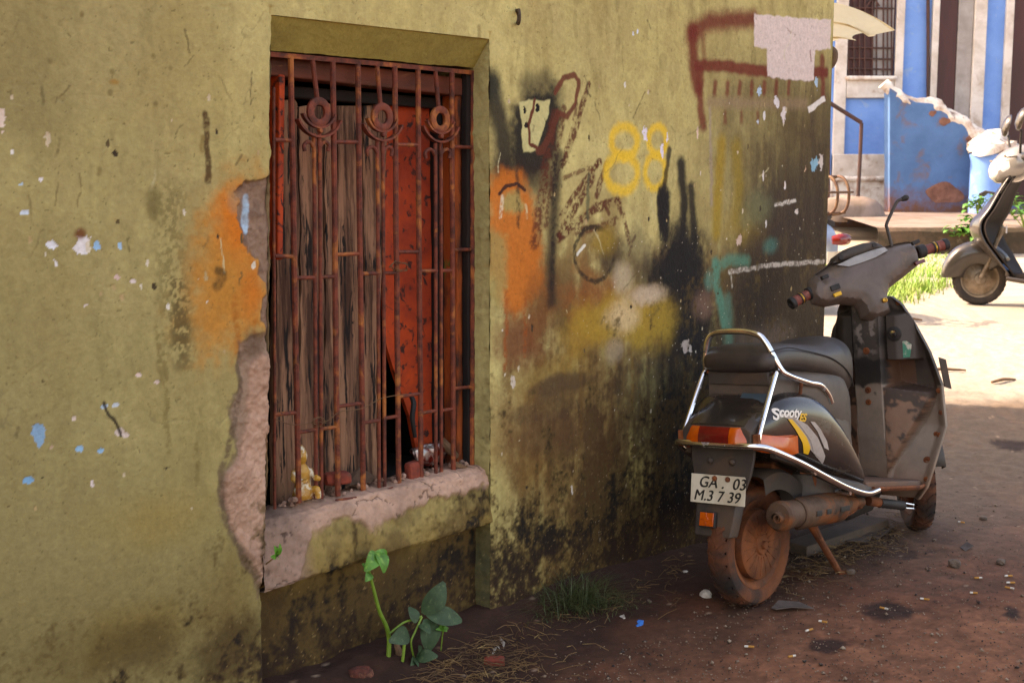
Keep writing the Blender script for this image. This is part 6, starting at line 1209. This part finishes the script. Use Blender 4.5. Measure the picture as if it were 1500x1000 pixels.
mb = MB(); mb.tube([wq(600, 576, -.15), wq(606, 590, -.13), wq(604, 612, -.12), wq(608, 640, -.12)], [.006, .008, .008, .006], 8, smooth=4); tag(mb.build('hanging_cable', M['rubber']), 'dark cable hanging behind the grille under the red board', 'cable')
mb = MB(); mb.tube([wq(404, 614, -.06), wq(430, 622, -.055), wq(462, 618, -.05), wq(480, 616, -.052), wq(498, 603, -.055), wq(530, 598, -.05), wq(560, 583, -.055), wq(594, 577, -.06)], .0011, 6, smooth=6)
for k in range(3): mb.tube([wq(467 + 9 * math.cos(a) + rg.uniform(-2, 2), 618 + 6 * math.sin(a) + rg.uniform(-2, 2), -.05 + .008 * math.sin(a * 2 + k)) for a in np.linspace(0, 6.2, 12)], .001, 6, smooth=3)
tag(mb.build('wire', M['wire']), 'thin twisted wire strung across the lower window grille', 'wire')
mb = MB()
for k in range(4): mb.tube([wq(584 + 12 * math.cos(a) + rg.uniform(-3, 3), 390 + 6 * math.sin(a) + rg.uniform(-3, 3), -.06 + .012 * math.sin(a * 2 + k)) for a in np.linspace(0, 6.2, 12)], .0009, 6, smooth=3)
tag(mb.build('wire', M['wire']), 'small tangled knot of wire on the middle of the grille', 'wire')
mb = MB()
for k in range(160):
    u = rg.uniform(408, 690); c = wq(u, np.interp(u, [408, 690], [742, 684]) + rg.uniform(-10, 4), -.075 - rg.uniform(0, .08)); r = rg.uniform(.003, .011); mb.lathe([(.001, -r * .6), (r, -r * .2), (r * .8, r * .5), (.001, r * .7)], 6, Matrix.Translation(c) @ Matrix.Rotation(rg.uniform(0, 3), 4, Vector((rg.random(), rg.random(), rg.random())).normalized()))
rb = mb.build('rubble', M['concrete'], smooth=False); rb['kind'] = 'stuff'; tag(rb, 'crumbs of mortar and dirt along the window sill', 'rubble')
# ================================================================ LITTER ON THE STREET
M['filter'] = pm('tan_filter', '#b8803a', '#a06a2c', sc=200, rough=.8, bump=0); M['cigp'] = pm('cigarette_paper', '#cfc6ba', '#b5a898', sc=100, rough=.8, bump=0)
def gpt(u, v, dz=0): P = Vector(ground_px(u, v)); P.z += .004 + dz; return P
butt = empty('cigarette_butt', gpt(1434, 849, .004))
MB().lathe([(.0038, 0), (.004, .001), (.004, .019), (.0038, .020)], 12, Matrix.Rotation(math.pi / 2, 4, 'Y')).build('filter', M['filter'], butt); MB().lathe([(.0038, -.012), (.0036, -.013), (.0040, -.0005), (.0038, 0)], 12, Matrix.Rotation(math.pi / 2, 4, 'Y')).build('paper', M['cigp'], butt)
BUT = ((1434, 849, 'between the two nearest stones'), (1476, 846, 'uppermost of the group at the right edge'), (1479, 856, 'middle of the group at the right edge'), (1480, 864, 'lowest of the group at the right edge'), (1425, 871, 'lying alone just below the longest butt'), (1353, 880, 'right of the dark oil spot'), (1296, 894, 'on the large dark oil spot'), (1204, 913, 'between the wheel and the small stain'), (1184, 926, 'left of the small dark stain'), (1161, 964, 'nearest to the camera at the bottom'), (1096, 950, 'pale one near the bottom left of the road'), (1407, 767, 'farthest one beside the front wheel'))
for i, (u, v, w) in enumerate(BUT):
    o = butt if i == 0 else copy_tree(butt); o.location = gpt(u, v, .004); o.rotation_euler = (0, 0, rg.uniform(-.7, .7) + (3.14 if i % 3 == 0 else 0)); k = rg.uniform(.7, .95); o.scale = (k, .85, .85); tag(o, 'cigarette butt on the road, ' + w, 'cigarette butt', 'cigarette butts on the road')
for i, (u, v, d, m, lb) in enumerate(((1398, 830, (.042, .035, .03), 'stone', 'dark lumpy stone on the road right of the stand foot'), (1466, 826, (.04, .03, .02), 'stone', 'grey stone near the right edge of the road'), (1034, 876, (.04, .034, .03), 'paper', 'white pebble left of the rear wheel'), (1246, 841, (.03, .025, .02), 'stone', 'small stone at the foot of the scooter stand'), (1003, 842, (.03, .02, .015), 'paper', 'pale chip lying in the dark dirt along the wall'), (950, 884, (.035, .02, .012), 'stone', 'small flat stone right of the grass tuft'), (1440, 762, (.03, .03, .02), 'stone', 'little stone on the far side of the road'))):
    lump('stone', gpt(u, v, d[2] * .3), d, M[m], lb, 'stone', 40 + i, .22, group='stones on the road', rot=i)
lump('brick_lump', wq(527, 990, .05), (.075, .05, .05), pm('dark_brick', '#5f2a1c', '#3f1c12', sc=60, c3='#7a4a34', sc3=50, lo3=.55, hi3=.7, rough=.95, bump=1.), 'rough red brick lump at the foot of the window wall', 'brick', 60, .25); lump('brick_piece', gpt(724, 975, .01), (.06, .04, .025), M['brick'], 'flat red brick chip on the dirt below the wall corner', 'brick', 61, .15)
def flat(name, px, m, label, cat, th=.003, curl=.012):
    P = [gpt(u, v) for u, v in px]; c = sum(P, Vector()) / len(P); n = len(P); top = [p + Vector((0, 0, th + curl * abs(math.sin(i * 2.1)))) for i, p in enumerate(P)]; cc = c + Vector((0, 0, th + .003))
    mb = MB(); mb.add(top + [cc] + [p - Vector((0, 0, th)) for p in top] + [cc - Vector((0, 0, th))], [(i, (i + 1) % n, n) for i in range(n)] + [((i + 1) % n + n + 1, i + n + 1, 2 * n + 1) for i in range(n)] + [(i, i + n + 1, (i + 1) % n + n + 1, (i + 1) % n) for i in range(n)]); return tag(mb.build(name, m, smooth=False), label, cat)
M['blueplastic'] = pm('blue_plastic', '#1f6fc0', '#2a80d0', sc=30, rough=.4, bump=.1); M['purple'] = pm('purple_card', '#4a3560', '#6b3a52', sc=20, rough=.6, bump=.1); M['cardgrey'] = pm('grey_card', '#5f5048', '#4a3d36', sc=14, rough=.9, bump=.4)
flat('cardboard_scrap', [(1130, 893), (1140, 886), (1170, 888), (1192, 893), (1160, 896), (1136, 899)], M['cardgrey'], 'grey flattened cardboard scrap on the road below the rear wheel', 'cardboard'); flat('bottle_cap', [(929, 918), (935, 913), (943, 914), (942, 919), (933, 922)], M['blueplastic'], 'bright blue plastic scrap on the dirt below the grass tuft', 'plastic scrap', .004, .006)
flat('paper_scrap', [(708, 957), (728, 956), (724, 964), (716, 965)], M['paper'], 'white torn paper on the dirt near the wall corner', 'paper', .003, .014); flat('newspaper_scrap', [(724, 946), (732, 943), (740, 952), (736, 958), (728, 956)], M['paper'], 'crumpled newsprint scrap right of the white torn paper', 'paper', .003, .02); flat('paper_scrap', [(712, 935), (724, 930), (726, 936), (716, 940)], M['paper'], 'small white scrap just under the wall corner', 'paper'); flat('paper_scrap', [(660, 946), (668, 940), (676, 943), (668, 949)], M['paper'], 'pale curled scrap right of the leafy plant', 'paper'); flat('dry_leaf', [(1406, 803), (1416, 800), (1426, 806), (1414, 809)], M['cardgrey'], 'dark curled leaf on the road right of the stones', 'leaf', .002, .015); flat('paper_scrap', [(898, 908), (914, 907), (916, 912), (904, 914)], M['paper'], 'pale scrap beside the blue plastic', 'paper')
pm_ = frame(gpt(734, 922, .014), Vector((.9, .4, 0)).normalized(), Vector((-.4, .9, 0)).normalized(), Z3); mb = MB(); mb.box((0, 0, 0), (.055, .035, .022), pm_); tag(mb.build('cigarette_pack', M['purple'], bevel=.002), 'crushed purple cigarette pack at the foot of the wall corner', 'packet')
mb = MB(); mb.tube([gpt(888, 860, .01), gpt(912, 862, .014), gpt(940, 868, .008)], [.004, .0055, .003], 7, smooth=4); tag(mb.build('dry_stick', M['straw']), 'pale dry stick lying right of the grass tuft', 'stick')
mb = MB(); mb.tube([gpt(588, 975, .0), gpt(585, 985, .005) + Vector((0, 0, .05)), gpt(580, 985) + Vector((0, 0, .085))], [.012, .013, .006], 6, smooth=3); tag(mb.build('wood_stump', M['twig']), 'broken wooden splinter standing beside the seedling', 'splinter')
mb = MB(); wd0, wd1 = gpt(1165, 812, .015), gpt(1285, 772, .015); dd = (wd1 - wd0).normalized(); sd = dd.cross(Z3); mb.loft([[c + sd * a + Z3 * b for a, b in ((-.05, -.018), (.05, -.018), (.05, .022), (-.05, .022))] for c in (wd0, wd0.lerp(wd1, .5), wd1)]); tag(mb.build('wood_beam', pm('dirty_beam', '#4a3c33', '#5d4a3d', sc=9, rough=.9, bump=.5), bevel=.004), 'dirty wooden beam lying on the ground under the dusty scooter', 'beam')
flat('cardboard_scrap', [(1232, 790), (1262, 780), (1280, 786), (1272, 796), (1240, 798)], M['cardgrey'], 'dark flat cardboard under the floor of the dusty scooter', 'cardboard'); flat('cardboard_scrap', [(1268, 784), (1306, 772), (1310, 777), (1285, 792)], M['cardgrey'], 'lighter flat cardboard under the front of the dusty scooter', 'cardboard')
for i, (u, v, L, a) in enumerate(((1378, 545, .16, .1), (1440, 440, .12, .3), (1330, 470, .1, -.3), (1470, 560, .1, .5))):
    c = gpt(u, v, .006); mb = MB(); d_ = Vector((math.cos(a), math.sin(a), 0)) * L; mb.tube([c - d_, c + Vector((0, 0, .01)), c + d_], [.008, .01, .006], 7, smooth=3); tag(mb.build('dry_stick', M['twig']), ('brown stick on the sunlit ground right of the leg shield', 'dark twig in front of the silver scooter wheel', 'thin twig on the sunlit ground right of the handlebar column', 'short twig near the shadow edge at the frame side')[i], 'stick')
# gravel, straw (nobody could count them)
def scatter_gravel():
    V = []; Fc = []; base = np.array([[1, 0, 0], [0, 1, 0], [-1, 0, 0], [0, -1, 0], [0, 0, .7], [0, 0, -.7]]); fs = np.array([[0, 1, 4], [1, 2, 4], [2, 3, 4], [3, 0, 4], [1, 0, 5], [2, 1, 5], [3, 2, 5], [0, 3, 5]]); n = 0
    for k in range(8200):
        if k < 4800: u = rng.uniform(560, 1500); v = 1000 - 260 * rng.random() ** 1.2
        else:
            u = rng.uniform(690, 1320); vv = np.interp(u, [690, 1000, 1320], [925, 812, 770]); v = vv + rng.exponential(26)
        if v > 1000: continue
        P = ground_px(u, v)
        if wall_q(P[0], P[1]) < .02 and wall_s(P[0], P[1]) < 2.2: continue
        r = rng.uniform(.0012, .0038) * (1 + 1.4 * (rng.random() < .06)); a = rng.uniform(0, 6.28); c, s = math.cos(a), math.sin(a); b = base * rng.uniform(.6, 1.3, (6, 1)) * r; b = np.stack([b[:, 0] * c - b[:, 1] * s, b[:, 0] * s + b[:, 1] * c, b[:, 2]], -1)
        V.append(b + P + np.array([0, 0, .003 + r * .3])); Fc.append(fs + n * 6); n += 1
    o = np_mesh('gravel', np.concatenate(V), np.concatenate(Fc), pm('gravel_mix', '#6d5444', '#94806c', sc=23, lo=.45, hi=.6, c3='#2f221b', sc3=31, lo3=.5, hi3=.55, rough=.9, bump=0), smooth=False); o['kind'] = 'stuff'; tag(o, 'fine gravel and grit strewn over the road', 'gravel')
scatter_gravel()
def straw():
    mb = MB()
    for k in range(1150):
        if k < 380: u = rg.gauss(680, 60); v = rg.gauss(985, 22)
        elif k < 800: u = rg.uniform(600, 1000); v = np.interp(u, [600, 700, 1000], [990, 945, 822]) + abs(rg.gauss(0, 22))
        else: u = rg.uniform(1150, 1330); v = np.interp(u, [1150, 1330], [850, 778]) + rg.gauss(0, 12)
        P = gpt(u, v)
        if wall_q(P.x, P.y) < .03: P = P + Vector(N) * (.05 - float(wall_q(P.x, P.y)) + rg.uniform(0, .1))
        P.z += rg.uniform(0, .03 if k < 850 else .008); a = rg.uniform(0, 6.28); L = rg.uniform(.02, .09); d = Vector((math.cos(a), math.sin(a), rg.uniform(-.15, .25))) * L; mid = P + d * .5 + Vector((rg.uniform(-.01, .01), rg.uniform(-.01, .01), rg.uniform(0, .012)))
        mb.tube([P, mid, P + d], rg.uniform(.0005, .0012), 3)
    o = mb.build('dry_straw', M['straw'], fix=False); o['kind'] = 'stuff'; tag(o, 'dry straw and stalks littering the foot of the wall', 'straw')
straw()
